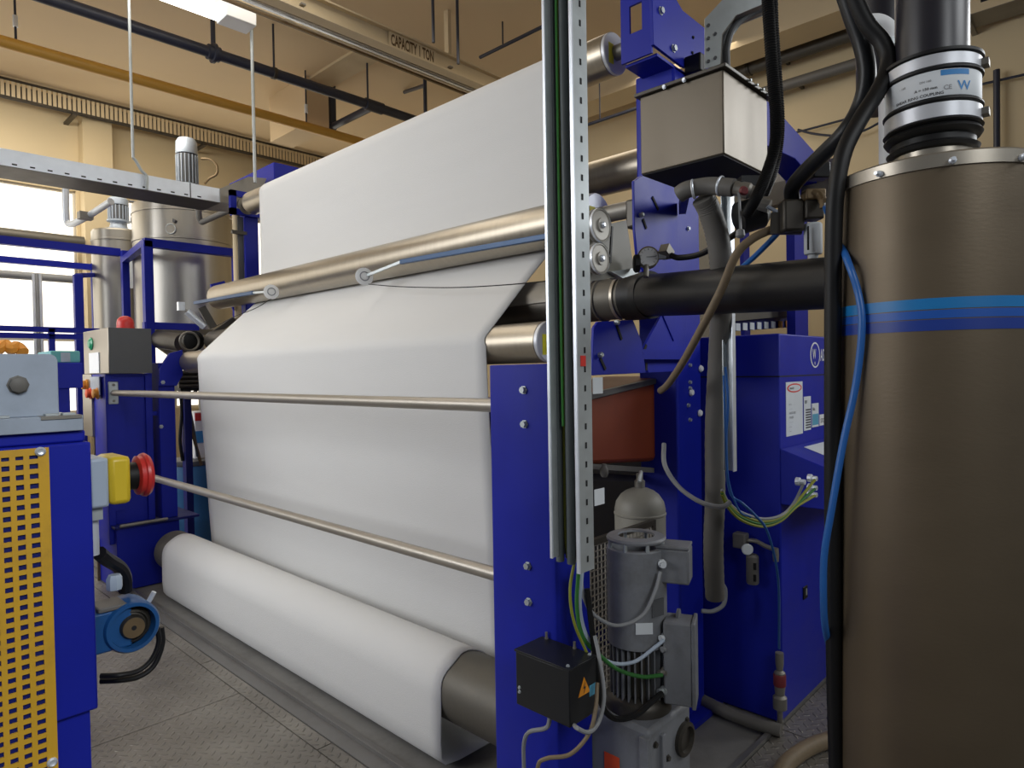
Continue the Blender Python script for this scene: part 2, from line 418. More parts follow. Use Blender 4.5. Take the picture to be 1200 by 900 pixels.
# ================================================================== WEB OF FELT AND ITS ROLLERS
YR, YL = 2.03, 5.12
TR = (2.575, 3.057, 0.095); MR = (2.376, 2.274, 0.101); LR = (2.055, 1.718, 0.085); BR = (1.83, 0.295, 0.145); R2 = (2.90, 2.62, 0.094)
t_ = 0.003
prof = []
prof += [(R2[0] + R2[2] + t_, R2[1] + 0.03)] + arc(R2[0], R2[1], R2[2] + t_, 0, -180, 14)
prof += arc(TR[0], TR[1], TR[2] + t_, 0, 180, 16)
prof += [(2.4775, 2.85), (2.478, 2.62), (2.4785, 2.42)]
prof += arc(MR[0], MR[1], MR[2] + t_, 0, -46, 6)
e = prof[-1]; s_ = (LR[0] + (LR[2] + t_) * math.cos(math.radians(134)), LR[1] + (LR[2] + t_) * math.sin(math.radians(134)))
prof += [(e[0] + (s_[0] - e[0]) * k / 5, e[1] + (s_[1] - e[1]) * k / 5) for k in range(1, 5)]
prof += arc(LR[0], LR[1], LR[2] + t_, 134, 186, 6)
prof += [(1.972, 1.5), (1.99, 1.2), (2.01, 0.9), (2.025, 0.6), (2.04, 0.35), (2.045, 0.16)]
prof += [(2.04, 0.05), (2.02, 0.02), (1.95, 0.012), (1.78, 0.012), (1.71, 0.02), (1.69, 0.05), (1.683, 0.12), (1.682, 0.2)]
prof += arc(BR[0], BR[1], BR[2] + t_, 180, 10, 20)
fab = MB(); ny = 44
for j in range(ny + 1):
    f = j / ny; y = YR + (YL - YR) * f
    for i, (x, z) in enumerate(prof):
        yy = y + (0.006 * math.sin(i * 0.9) if j in (0, ny) else 0) + (1 - f) * max(0.0, min(1.0, (24 - i) / 8.0)) * 0.10
        fab.v.append(V((x, yy, z)))
n_ = len(prof)
for j in range(ny):
    for i in range(n_ - 1):
        fab.f.append((j * n_ + i, j * n_ + i + 1, (j + 1) * n_ + i + 1, (j + 1) * n_ + i))
fo = single('felt_web', fab, M['fabric'], 'wide white felt web stretched over the steel rollers', 'fabric', (2.0, 3.5, 0))
so = fo.modifiers.new('thickness', 'SOLIDIFY'); so.thickness = 0.005; so.offset = 0

def roller(name, label, c, y0, y1, m, shaft, cap=None, sticker=False):
    x, z, r = c
    root = thing(name, label, 'roller', (x, (y0 + y1) / 2, z - r))
    part(root, 'shell', MB().lathe((x, y0, z), (0, 1, 0), [(r - .006, 0), (r, .006), (r, y1 - y0 - .006), (r - .006, y1 - y0)], 48), m)
    part(root, 'shaft', MB().cyl((x, shaft[0], z), (x, y0 + .01, z), r * .36), M['greymetal'])
    part(root, 'shaft', MB().cyl((x, y1 - .01, z), (x, shaft[1], z), r * .36), M['greymetal'])
    if cap:
        cp = part(root, 'end_disc', MB().lathe((x, y0, z), (0, -1, 0), [(r * .99, -.002), (r * .99, .012), (r * .95, .016), (r * .40, .016)], 40), M['capw'], 'pale grey end disc')
        if sticker:
            a = -1
            yy = y0 - .0172
            pts = [(x - r * .62, yy, z - r * .62), (x - r * .22, yy, z - r * .62), (x - r * .22, yy, z + r * .35), (x - r * .62, yy, z + r * .35)]
            sp = part(cp, 'sticker', MB().prism(pts, (0, -.0008, 0)), M['ystick'], 'yellow sticker')
    return root
roller('felt_roller', 'upper steel roller above the tray, pale disc and yellow sticker at its end', TR, 1.775, 5.45, M['roller'], (1.52, 5.72), True, True)
roller('felt_roller', 'bare steel roller across the middle, the felt passing behind it', MR, 1.745, 5.70, M['roller'], (1.487, 5.70), True, True)
roller('felt_roller', 'steel roller under the suction slot, end disc just above the blue column', LR, 1.755, 5.50, M['roller'], (1.60, 5.66), True, True)
roller('felt_roller', 'large dark roller near the floor with felt draped over it', BR, 1.62, 5.30, M['core'], (1.515, 5.47))
roller('felt_roller', 'rear steel roller passing behind the stainless hopper', R2, 1.62, 5.30, M['roller'], (1.52, 5.47), True)

# ================================================================== NEAR MACHINE SIDE: columns
XP = 1.47
yf = at(572, 460, X=XP).y; yn = at(650, 560, X=XP).y
zt = at(575, 428, X=XP).z
col1 = thing('frame_column', 'wide blue column in front with bolt heads, black terminal box on it', 'column', (XP + .16, (yf + yn) / 2, 0))
cx0, cx1 = XP, at(689, 500, Y=yn).x
mb = MB(); c_ = 0.018
mb.prism([(cx0 + c_, yn, 0), (cx1, yn, 0), (cx1, yf, 0), (cx0 + c_, yf, 0), (cx0 + .004, yf - .005, 0), (cx0, yf - c_, 0), (cx0, yn + c_, 0), (cx0 + .004, yn + .005, 0)], (0, 0, zt))
part(col1, 'body', mb.bevel(.003), M['blue'])
part(col1, 'foot_plate', MB().span((cx0 - .05, yn - .05, -.006), (cx1 + .05, yf + .05, .02)), M['blue'])
bolts(col1, [at(px, py, X=XP) for px, py in ((614, 457), (615, 497), (619, 663), (620, 705))], (-1, 0, 0), .010, .012, M['galv'])

# rear column
Y2 = 1.50
c2 = thing('frame_column', 'tall blue column behind the gearmotor carrying the roller bracket', 'column', (2.75, Y2 + .09, 0))
zt2 = at(785, 72, Y=Y2).z
part(c2, 'body', MB().span((2.64, Y2, 0), (2.86, Y2 + .2, zt2)).bevel(.01), M['blue'])
part(c2, 'foot_plate', MB().span((2.58, Y2 - .06, -.006), (2.92, Y2 + .26, .02)), M['blue'])
bolts(c2, [at(px, py, Y=Y2) for px, py in ((808, 428), (808, 448), (808, 455), (808, 492), (806, 268), (806, 475))], (0, -1, 0), .008, .010, M['galv'])
for px, py in ((820, 432), (809, 460), (819, 484)):
    p = at(px, py, Y=Y2)
    part(c2, 'white_cap', MB().lathe(p, (0, -1, 0), [(.014, 0), (.017, .006), (.012, .014), (.006, .016)], 14), M['white'], 'round white cap')

# top bracket that carries the upper roller
b1 = thing('roller_bracket', 'blue slotted bracket holding the upper roller shaft, above the hopper', 'bracket', (2.65, 1.53, 2.9))
pts = [at(764, -14, Y=Y2), at(766, 52, Y=Y2), at(800, 78, Y=Y2), at(850, 92, Y=Y2), at(850, 52, Y=Y2), at(800, 12, Y=Y2), at(785, -14, Y=Y2)]
part(b1, 'side_plate', MB().prism(pts, (0, .014, 0)).bevel(.002), M['blue'])
A_, B_ = at(766, -14, Y=Y2), at(768, 56, Y=Y2)
xf = B_.x
fp = MB(); y0, y1 = Y2 + .012, Y2 + .165
zs = [B_.z - .02, B_.z + .095, B_.z + .215, A_.z + .12]
fp.span((xf - .012, y0, zs[0]), (xf, y1, zs[1])); fp.span((xf - .012, y0, zs[2]), (xf, y1, zs[3]))
fp.span((xf - .012, y0, zs[1]), (xf, y0 + .045, zs[2])); fp.span((xf - .012, y1 - .045, zs[1]), (xf, y1, zs[2]))
part(b1, 'front_plate', fp, M['blue'])
q0 = at(770, 62, Y=Y2); q1 = at(812, 92, Y=Y2)
part(b1, 'bottom_flange', MB().prism([q0, q1, q1 + V((0, .16, 0)), q0 + V((0, .16, 0))], (0, 0, -.012)), M['blue'])
bolts(b1, [at(774, 13, Y=Y2), at(789, 57, Y=Y2)], (0, -1, 0), .014, .014, M['galv'])
bolts(b1, [at(812, 44, Y=Y2), at(811, 62, Y=Y2)], (0, -1, 0), .006, .006, M['dark'], 'plate_hole')

# guide plates of the middle and lower roller
def plate_with_slots(label, outline, slots, Yp, holes=()):
    o = thing('guide_plate', label, 'plate', (at(*outline[0], Y=Yp).x, Yp, at(*outline[0], Y=Yp).z))
    part(o, 'plate', MB().prism([at(px, py, Y=Yp) for px, py in outline], (0, .012, 0)).bevel(.002), M['blue'])
    for (a, b) in slots:
        A, B = at(*a, Y=Yp) + V((0, -.002, 0)), at(*b, Y=Yp) + V((0, -.002, 0))
        part(o, 'slot', MB().bar(A, B, .004, .012), M['dark'], 'dark slot')
    for h in holes:
        H = at(*h, Y=Yp)
        part(o, 'bolt', MB().lathe(H, (0, -1, 0), [(.010, 0), (.010, .014), (.006, .018)], 8), M['galv'])
    return o
plate_with_slots('blue guide plate with rounded edge behind the pressure gauge', [(743, 212), (750, 207), (792, 190), (797, 330), (790, 400), (760, 330), (747, 300), (744, 270)],
                 [((764, 231), (771, 246)), ((753, 257), (757, 268))], 1.47, [(750, 252)])
gpl = plate_with_slots('left blue slotted plate under the suction pipe', [(696, 384), (701, 377), (742, 375), (752, 400), (757, 437), (694, 440)],
                 [((722, 381), (728, 398)), ((703, 420), (709, 433))], 1.43, [(702, 416), (721, 378)])
part(gpl, 'mount_bar', MB().span((2.28, 1.442, 1.64), (2.66, 1.50, 1.68)), M['blue'])
plate_with_slots('right blue slotted plate leaning to the rear column', [(752, 412), (775, 370), (806, 366), (800, 435), (760, 437)],
                 [((754, 412), (757, 404)), ((757, 425), (757, 434))], 1.475, [(755, 417)])

# ================================================================== VERTICAL CABLE TRAY in front of the column
XB = 1.425
tn = at(690, 300, X=XB).y
xf_ = at(673, 300, Y=tn).x
tf = at(641, 300, X=xf_).y
z0 = at(682, 668, X=xf_, ).z; z1 = 3.4
tray = thing('cable_tray', 'vertical galvanised cable tray with slotted edge in front of the column', 'cable tray', (XB, tn, z0))
part(tray, 'back_panel', MB().span((XB - .004, tn, z0), (XB, tf, z1)), M['dkgrey'], 'back panel with shade in its dark colour')  # shade inside the galvanised tray is put into this dark grey
part(tray, 'side_flange', MB().span((xf_, tn - .003, z0 - .012), (XB, tn, z1)), M['galv'])
part(tray, 'side_flange', MB().span((xf_, tf, z0 + .012), (XB, tf + .003, z1)), M['galv'])
part(tray, 'edge_lip', MB().span((xf_ - .002, tn - .004, z0 - .012), (xf_ + .003, tn + .006, z1)), M['galvb'])
part(tray, 'edge_lip', MB().span((xf_ - .002, tf - .004, z0 + .012), (xf_ + .003, tf + .004, z1)), M['galvb'])
first = None
for k in range(34):
    c = at(687.5, 668 - 22.2 * (k + .6), Y=tn)
    if first is None:
        c_0 = c; first = part(tray, 'slot', MB().box(c + V((0, -.0035, 0)), (.006, .002, .016)), M['dark'], 'dark slot')
    else: copy_part(first, tray, V((0, 0, c.z - c_0.z)))
st_ = at(683, 423, Y=tn)
part(tray, 'sticker', MB().box(st_ + V((-.004, -.004, 0)), (.022, .0015, .028)), M['redst'], 'red square sticker')
for nm, (px, py), lab in (('tag', (698, 452), 'white paper tag'), ('tag', (700, 583), 'pale paper tag')):
    p = at(px, py, Y=tn)
    part(tray, nm, MB().box(p + V((.012, .002, 0)), (.045, .0015, .044)), M['paper'], lab)
# cables lying in the tray
wid = tf - tn
def ytray(px, X): return at(px, 420, X=X).y
def vcable(px, r, X, m, label, z_lo, z_hi=3.35, name='cable'):
    y = ytray(px, X)
    return single(name, MB().tube([(X, y, z_hi), (X, y + .001, 2.6), (X, y - .001, 2.0), (X, y, 1.5), (X, y, z_lo)], r, 14), M[m], label, 'cable')
vcable(653, .0112, XB - .022, 'traycable', 'thick grey cable in the tray, nearest its left flange', z0 - .005, name='power_cable')
vcable(666, .0118, XB - .022, 'traycable', 'thick grey cable in the tray, nearest the slotted flange', z0 - .005, name='power_cable')
yg = ytray(659.5, XB - .008)
P_ = lambda px, py: at(px, py, X=XP - .01)
gw = single('earth_wire', MB().tube([(XB - .008, yg, 3.35), (XB - .008, yg, 2.7), (XB - .008, yg, 1.6), (XB - .010, yg - .004, 1.12),
      at(675, 645, d=1.84), at(668, 690, d=1.82), at(673, 730, d=1.83), at(690, 770, d=1.86)], .0042, 8), M['gnyel'], 'yellow and green earth wire hanging out of the tray bottom', 'wire')
yg2 = ytray(658.5, XB - .034)
single('earth_wire', MB().tube([(XB - .034, yg2, 3.35), (XB - .034, yg2 + .002, 2.6), (XB - .035, yg2 + .001, 1.9), (XB - .034, yg2, 1.45)], .0035, 8), M['greenb'], 'bright green wire running down between the two grey cables', 'wire')
def cable(name, pts, r, m, label, cat='cable', n=8, rib=0, sub=6):
    return single(name, MB().tube([p if isinstance(p, V) else V(p) for p in pts], r, n, rib=rib, sub=sub), m, label, cat)
cable('motor_cable', [at(684, 655, d=1.9), at(682, 690, d=1.9), at(694, 718, d=1.9), at(722, 733, d=1.92), at(752, 722, d=1.94), at(767, 695, d=1.96), at(774, 670, d=1.98)], .0055, M['cgrey'],
      'grey cable looping to the round gland of the upper motor box')
cable('motor_cable', [at(682, 668, d=1.89), at(680, 715, d=1.89), at(690, 750, d=1.9), at(712, 775, d=1.92), at(742, 776, d=1.94), at(768, 758, d=1.96), at(778, 750, d=1.97)], .0055, M['lgreyp'],
      'pale grey cable to the pale gland of the lower junction box')
cable('motor_cable', [at(678, 668, d=1.88), at(676, 712, d=1.88), at(684, 748, d=1.88), at(705, 770, d=1.9), at(725, 785, d=1.92), at(752, 793, d=1.94), at(776, 791, d=1.97)], .0060, M['green'],
      'green cable with white end sleeve running to the junction box')
cable('motor_cable', [at(688, 690, d=1.89), at(700, 790, d=1.88), at(705, 825, d=1.88), at(720, 842, d=1.9), at(745, 838, d=1.93), at(764, 822, d=1.95), at(776, 812, d=1.97)], .0085, M['black'],
      'black cable curving below the motor fins into the junction box')
for px, py, ln, lab in ((748, 795, .035, 0), (767, 826, .03, 0)):
    pass

# ------------------------------------------------------------------ black terminal box on the column
ya = at(604, 790, X=1.40).y
xb = 1.35
fl = at(604, 758, X=xb); fr_ = at(667, 787, X=xb); frb = at(667, 858, X=xb)
ybx0, ybx1 = fr_.y, fl.y
zb1, zb0 = fr_.z + .0, at(664, 852, X=xb).z
xb2 = at(700, 755, Y=ybx0).x
xb2 = max(xb2, XP)
tb = thing('terminal_box', 'black terminal box with amber warning triangle fixed to the column', 'box', ((xb + xb2) / 2, (ybx0 + ybx1) / 2, zb0))
part(tb, 'body', MB().span((xb, ybx0, zb0), (XP - .001, ybx1, zb1)).bevel(.003), M['blackg'])
part(tb, 'lid', MB().span((xb - .003, ybx0 - .003, zb1), (XP - .001, ybx1 + .003, zb1 + .006)).bevel(.001), M['blackg'])
cxm = xb + (XP - xb) * .52; cz = zb1 - (zb1 - zb0) * .42
tri = [V((cxm - .026, ybx0 - .0012, cz - .02)), V((cxm + .026, ybx0 - .0012, cz - .02)), V((cxm, ybx0 - .0012, cz + .028))]
wp = part(tb, 'warning_triangle', MB().prism(tri, (0, .001, 0)), M['amber'], 'amber warning triangle')
bz = [(0.004, .016), (-.006, .0), (.001, .001), (-.004, -.014), (.008, .004), (.001, .004)]
part(wp, 'lightning_mark', MB().prism([V((cxm + x * .9, ybx0 - .0018, cz - .003 + z)) for x, z in bz], (0, .0005, 0)), M['ink'])
part(tb, 'label', MB().box((XP - .02, ybx0 - .001, zb1 - (zb1 - zb0) * .55), (.03, .001, .03)), M['tealp'], 'small blue label')
bolts(tb, [(xb + .012, ybx0 + .014, zb1 + .006), (XP - .012, ybx0 + .014, zb1 + .006)], (0, 0, 1), .004, .004, M['galv'], 'screw')
bolts(tb, [(XP - .008, ybx1 - .02, zb1 + .006), (XP - .008, ybx0 + .07, zb1 + .006)], (0, 0, 1), .004, .02, M['greymetal'], 'stud')
bolts(tb, [(xb, ybx1 - .014, zb0 + .04), (xb, ybx1 - .014, zb0 + .052)], (-1, 0, 0), .004, .004, M['galv'], 'side_screw')
g1 = V((xb + .03, ybx1 - .10, zb0)); g2 = V((xb + .05, ybx0 + .03, zb0))
for g in (g1, g2):
    part(tb, 'cable_gland', MB().lathe(g, (0, 0, -1), [(.011, 0), (.011, .008), (.008, .009), (.008, .020)], 10), M['cgrey'])
cable('box_cable', [g1 + V((0, 0, -.015)), at(640, 853, X=xb + .02), at(620, 858, X=xb + .04), at(614, 872, X=xb + .05), at(614, 900, X=xb + .06), at(615, 960, X=xb + .06)], .0062, M['cgrey'], 'grey cable leaving the terminal box downwards on the left')
cable('box_cable', [g2 + V((0, 0, -.015)), at(676, 853, d=1.72), at(690, 858, d=1.74), at(702, 845, d=1.77), at(708, 815, d=1.79), at(703, 775, d=1.82), at(697, 745, d=1.84)], .0058, M['cgrey'], 'grey cable looping up from the terminal box at its right')
cable('box_cable', [at(700, 800, d=1.80), at(698, 830, d=1.77), at(690, 860, d=1.75), at(668, 884, d=1.74), at(640, 889, d=1.74), at(630, 900, d=1.75), at(628, 950, d=1.77)], .0055, M['tan'], 'brown and yellow cable sagging below the terminal box')

# ------------------------------------------------------------------ gearmotor
gm = at(746, 690, d=2.08)
mx, my = gm.x, gm.y
zS1, zS0 = at(746, 640, d=2.08).z, at(746, 750, d=2.08).z
r_m = 34.5 / F * 2.08
gmr = thing('gearmotor', 'grey upright gearmotor with terminal boxes beside the blue column', 'motor', (mx, my, 0))
part(gmr, 'shroud', MB().lathe((mx, my, zS0), (0, 0, 1), [(r_m * .93, -.004), (r_m, 0), (r_m, zS1 - zS0), (r_m * .97, zS1 - zS0 + .004), (r_m * .82, zS1 - zS0 + .004), (r_m * .80, zS1 - zS0 - .03), (.01, zS1 - zS0 - .03)], 36), M['grey'])
rg = part(gmr, 'rain_canopy', MB().lathe((mx, my, zS1 + .03), (0, 0, 1), [(r_m * .99, -.006), (r_m * 1.0, 0), (r_m * .95, .006), (r_m * .62, .008), (r_m * .60, .002), (r_m * .9, -.002)], 32, caps=False), M['grey'])
for k in range(8):
    a = 2 * PI * k / 8 + .2
    part(gmr, 'canopy_post', MB().cyl((mx + r_m * .93 * math.cos(a), my + r_m * .93 * math.sin(a), zS1 - .002), (mx + r_m * .93 * math.cos(a), my + r_m * .93 * math.sin(a), zS1 + .028), .006, n=8), M['galv'])
zF0 = at(746, 818, d=2.08).z
part(gmr, 'stator', MB().cyl((mx, my, zF0), (mx, my, zS0 + .002), r_m * .74, n=28), M['darkmetal'])
first = None
for k in range(26):
    a = 2 * PI * k / 26
    rot = Matrix.Rotation(a, 3, 'Z')
    part(gmr, 'fin', MB().box(V((mx, my, (zF0 + zS0) / 2)) + rot @ V((r_m * .82, 0, 0)), (r_m * .24, .004, zS0 - zF0 - .01), rot), M['grey'])
part(gmr, 'flange', MB().lathe((mx, my, zF0), (0, 0, -1), [(r_m * .80, -.03), (r_m * 1.05, -.015), (r_m * 1.12, 0), (r_m * 1.12, .02), (r_m * 1.0, .03)], 32), M['darkmetal'])
zG1 = zF0 - .02
dirX = V((1, 0, 0))
GBx0, GBx1 = mx - .12, mx + .125; GBy0, GBy1 = my - .115, my + .12
part(gmr, 'gearbox', MB().span((GBx0, GBy0, .03), (GBx1, GBy1, zG1)).bevel(.014), M['grey'])
part(gmr, 'gearbox_rib', MB().span((GBx0 + .055, GBy0 - .012, .03), (GBx0 + .075, GBy0 + .004, zG1 - .03)).bevel(.003), M['grey'])
part(gmr, 'gearbox_rib', MB().span((GBx0 - .010, GBy0 - .002, .03), (GBx0 + .004, GBy0 + .03, zG1 - .02)).bevel(.003), M['grey'])
hub = V((mx + .075, GBy0, at(768, 892, Y=GBy0).z))
hb = part(gmr, 'shaft_hub', MB().lathe(hub, (0, -1, 0), [(.052, -.004), (.052, .012), (.040, .016), (.036, .004), (.01, .004)], 24), M['darkmetal'])
part(gmr, 'foot', MB().span((GBx0 - .03, GBy0 - .03, -.006), (GBx1 + .03, GBy1 + .03, .032)).bevel(.004), M['grey'])
bolts(gmr, [(GBx0 + .03, GBy0, zG1 - .05), (GBx1 - .03, GBy0, zG1 - .05), (GBx0 + .10, GBy0, zG1 - .12)], (0, -1, 0), .008, .008, M['darkmetal'])
so_ = at(717, 893, X=GBx0 - .002)
part(gmr, 'sticker', MB().box(so_ + V((0, 0, -.02)), (.0015, .055, .085)), M['orst'], 'orange red sticker')
ns = at(755, 737, d=2.08 - r_m)
nd = V((ns.x - mx, ns.y - my, 0)).normalized(); nr = V((-nd.y, nd.x, 0))
rt = Matrix((nr, nd, V((0, 0, 1)))).transposed()
lb = part(gmr, 'label', MB().box(V((mx, my, ns.z)) + nd * (r_m + .0012), (.052, .002, .034), rt), M['paper'], 'white paper label')
part(lb, 'print', text_mesh('M112 A', V((mx, my, ns.z)) + nd * (r_m + .0024) - nr * -.022 + V((0, 0, .002)), -nr, (0, 0, 1), .013), M['ink'])
part(lb, 'print', text_mesh('90/4', V((mx, my, ns.z)) + nd * (r_m + .0024) - nr * -.014 + V((0, 0, -.012)), -nr, (0, 0, 1), .010), M['inkg'])
npd = at(771, 712, d=2.0); n2 = V((npd.x - mx, npd.y - my, 0)).normalized(); n2r = V((-n2.y, n2.x, 0)); rt2 = Matrix((n2r, n2, V((0, 0, 1)))).transposed()
part(gmr, 'name_plate', MB().box(V((mx, my, npd.z)) + n2 * (r_m + .002), (.045, .004, .052), rt2), M['dkgrey'], 'dark name plate')
# upper terminal box: on the motor's right, facing the viewer
RT = V((0.69, -0.724, 0)); FW = V((0.724, 0.69, 0))
rotm = Matrix((RT, FW, V((0, 0, 1)))).transposed()
ub = at(790, 660, d=2.04)
rot_u = Matrix.Rotation(math.radians(-22), 3, 'Z') @ rotm
part(gmr, 'terminal_box', MB().box(ub, (.10, .085, .105), rot_u).bevel(.006), M['grey'])
part(gmr, 'terminal_lid', MB().box(ub + rot_u @ V((.0, .0, .0575)), (.10, .088, .010), rot_u).bevel(.003), M['grey'])
gl = at(777, 662, d=1.985)
part(gmr, 'cable_gland', MB().lathe(gl + FW * .02, -FW, [(.013, 0), (.013, .012), (.009, .014), (.009, .026)], 12), M['paper'], 'pale round cable gland')
# lower junction box
lbx = at(796, 772, d=2.02)
rot_l = Matrix.Rotation(math.radians(-20), 3, 'Z') @ rotm
jb = part(gmr, 'junction_box', MB().box(lbx, (.085, .09, .25), rot_l).bevel(.006), M['grey'])
part(jb, 'lid', MB().box(lbx + rot_l @ V((.046, 0, 0)), (.012, .098, .258), rot_l).bevel(.003), M['grey'])
part(gmr, 'hanger_plate', MB().lathe(lbx + V((0, 0, .125)) + FW * .02, (0.3, -0.9, 0), [(.022, 0), (.022, .008)], 14), M['grey'])
for px, py, m in ((779, 748, 'paper'), (781, 761, 'cgrey'), (778, 789, 'greymetal'), (777, 811, 'galv')):
    g = at(px, py, d=1.99)
    part(gmr, 'cable_gland', MB().lathe(g + FW * .015 + RT * .012, (-FW * .5 - RT * .85), [(.014, 0), (.014, .012), (.009, .014), (.009, .03)], 12), M[m])
for (px, py, a, b) in ((748, 795, (-.5, .1), 0), (768, 825, (.6, .6), 0)):
    pass

# ------------------------------------------------------------------ grey air vessel, orange tub, dark pit gear
av = at(750, 600, d=2.75)
zt_ = at(750, 566, d=2.75).z; r_a = 29.5 / F * 2.75
vs = thing('air_vessel', 'grey dome-topped pressure vessel standing behind the gearmotor', 'tank', (av.x, av.y, 0))
pr = [(r_a * .8, 0), (r_a * .8, .04), (r_a, .05), (r_a, zt_ - .10)] + [(max(.012, r_a * math.cos(math.radians(t))), zt_ - .10 + .09 * math.sin(math.radians(t))) for t in (20, 40, 55, 70, 82)]
part(vs, 'body', MB().lathe((av.x, av.y, -.006), (0, 0, 1), pr, 32), M['vessel'])
part(vs, 'weld_band', MB().lathe((av.x, av.y, zt_ - .13), (0, 0, 1), [(r_a, 0), (r_a + .003, .003), (r_a + .003, .009), (r_a, .012)], 32, caps=False), M['vessel'])
part(vs, 'neck', MB().lathe((av.x, av.y, zt_ - .02), (0, 0, 1), [(.022, 0), (.022, .03), (.014, .035), (.014, .06)], 14), M['greymetal'])
part(vs, 'valve', MB().tube([(av.x, av.y, zt_ + .03), (av.x - .02, av.y - .02, zt_ + .05), (av.x - .05, av.y - .03, zt_ + .015)], .008, 8), M['galv'])

ot = thing('plastic_tub', 'orange tub with slanted rim hanging behind the slotted tray edge', 'tub', at(735, 545, d=2.9))
YT = 1.62
A = [at(685, 462, Y=YT), at(779, 440, Y=YT), at(777, 520, Y=YT), at(768, 541, Y=YT), at(690, 545, Y=YT)]
part(ot, 'body', MB().prism(A, (0, .34, 0)).bevel(.02), M['orange'])
R_ = [at(684, 463, Y=YT - .012), at(780, 441, Y=YT - .012), at(780, 447, Y=YT - .012), at(684, 471, Y=YT - .012)]
part(ot, 'rim', MB().prism(R_, (0, .36, 0)).bevel(.004), M['hosegrey'], 'grey rim')
sb = thing('support_bar', 'dusty grey bar under the orange tub with a small valve', 'bar', at(730, 552, Y=YT - .03))
part(sb, 'bar', MB().bar(at(668, 545, Y=YT + .02), at(800, 553, Y=YT + .02), .03, .022), M['hosegrey'])
part(sb, 'bar', MB().bar(at(668, 558, Y=YT + .08), at(800, 562, Y=YT + .08), .03, .03), M['darkmetal'])
part(sb, 'valve', MB().lathe(at(708, 552, Y=YT - .02), (0, 0, 1), [(.010, -.025), (.018, -.012), (.018, .008), (.01, .02), (.01, .03)], 10), M['hosegrey'])
# dark grille behind the motor
gd = thing('mesh_guard', 'dark wire mesh guard in the shade left of the gearmotor', 'guard', at(705, 700, d=2.5))
g0, g1_ = at(690, 640, Y=1.40), at(722, 780, Y=1.40)
gx0, gx1, gz0, gz1 = g0.x - .08, g1_.x + .25, g1_.z - .06, g0.z
gmesh = MB()
k = gx0
while k <= gx1: gmesh.span((k - .002, 1.398, gz0), (k + .002, 1.402, gz1)); k += .022
k = gz0
while k <= gz1: gmesh.span((gx0, 1.396, k - .002), (gx1, 1.400, k + .002)); k += .022
part(gd, 'wire_mesh', gmesh, M['greymetal'])
part(gd, 'frame', MB().span((gx0 - .02, 1.39, 0), (gx0, 1.41, gz1 + .02)).span((gx1, 1.39, 0), (gx1 + .02, 1.41, gz1 + .02)).span((gx0, 1.39, gz1), (gx1, 1.41, gz1 + .02)).span((gx0, 1.39, gz0 - .02), (gx1, 1.41, gz0)), M['darkmetal'])

# ================================================================== SEPARATOR TANK ON THE RIGHT
TX, TY, TRR = 1.766, 0.349, 0.207
zT = 1.6 + 214 / F * 1.546
tk = thing('separator_tank', 'tall bronzed steel tank with three blue bands, right foreground', 'tank', (TX, TY, 0))
part(tk, 'shell', MB().lathe((TX, TY, 0), (0, 0, 1), [(TRR, 0), (TRR, zT - .03)], 72), M['tank'])
part(tk, 'rim', MB().lathe((TX, TY, zT - .03), (0, 0, 1), [(TRR - .004, -.002), (TRR + .004, 0), (TRR + .004, .026), (TRR, .030), (TRR - .03, .032)], 72), M['steel'], 'lid rim of brighter steel')
zb_t, zb_b = 1.6 + 68 / F * 1.546, 1.6 + 35 / F * 1.546
cuts = [zb_t, zb_t - (zb_t - zb_b) * .37, zb_t - (zb_t - zb_b) * .66, zb_b - .002]
for i, (nm, mm) in enumerate((('light blue band', 'band1'), ('mid blue band', 'band2'), ('deep blue band', 'band3'))):
    part(tk, 'band', MB().lathe((TX, TY, cuts[i + 1] + .001), (0, 0, 1), [(TRR + .0008, 0), (TRR + .0008, cuts[i] - cuts[i + 1] - .002)], 72, caps=False), M[mm], nm)
# lid screws
pd = at(1105, 193, d=1.40); a0 = math.atan2(pd.y - TY, pd.x - TX)
for k in range(12):
    a = a0 + (k - 3) * 2 * PI / 10 * .98
    if k > 9: continue
    p = V((TX + (TRR + .004) * math.cos(a), TY + (TRR + .004) * math.sin(a), zT - .022))
    part(tk, 'lid_screw', MB().lathe(p, (math.cos(a), math.sin(a), 0), [(.007, 0), (.007, .006), (.004, .008), (.004, .018)], 8), M['galvb'])
part(tk, 'lid_screw', MB().cyl((TX - .02, TY - .1, zT), (TX - .022, TY - .102, zT + .022), .004, n=8), M['galv'])
part(tk, 'outlet_stub', MB().lathe((TX, TY, zT - .01), (0, 0, 1), [(.080, 0), (.080, .12)], 40), M['steel'], 'pale steel outlet stub')

dp = 1.519
pcx = V((TX, TY, 0))
def zpx(py): return 1.6 + (427 - py) / F * dp
col_ = thing('pipe_coupling', 'rubber coupling with two steel clamps and printed label on the tank outlet', 'coupling', (TX, TY, zT + .05))
zc = [zpx(172), zpx(128), zpx(72)]
zlow = zT + .045
ztop = zpx(80)
H = ztop - zlow
def zz(f): return zlow + H * f
part(col_, 'bellows', MB().lathe((TX, TY, zlow), (0, 0, 1), [(.078, 0), (.088, .004), (.092, .012), (.084, .018), (.084, .030), (.092, .034), (.097, .042), (.092, .050), (.088, .052)], 48, caps=False), M['black'])
zb_ = zlow + .052
seg = (ztop - zb_)
part(col_, 'sleeve', MB().lathe((TX, TY, zb_), (0, 0, 1), [(.086, -.002), (.094, 0), (.098, .004), (.094, .008), (.093, .010), (.093, seg * .27), (.098, seg * .29), (.098, seg * .31), (.0925, seg * .33), (.0925, seg * .70), (.098, seg * .72), (.098, seg * .745), (.093, seg * .76), (.093, seg * .94), (.099, seg * .95), (.099, seg * .99), (.09, seg), (.072, seg)], 56, caps=False), M['black'])
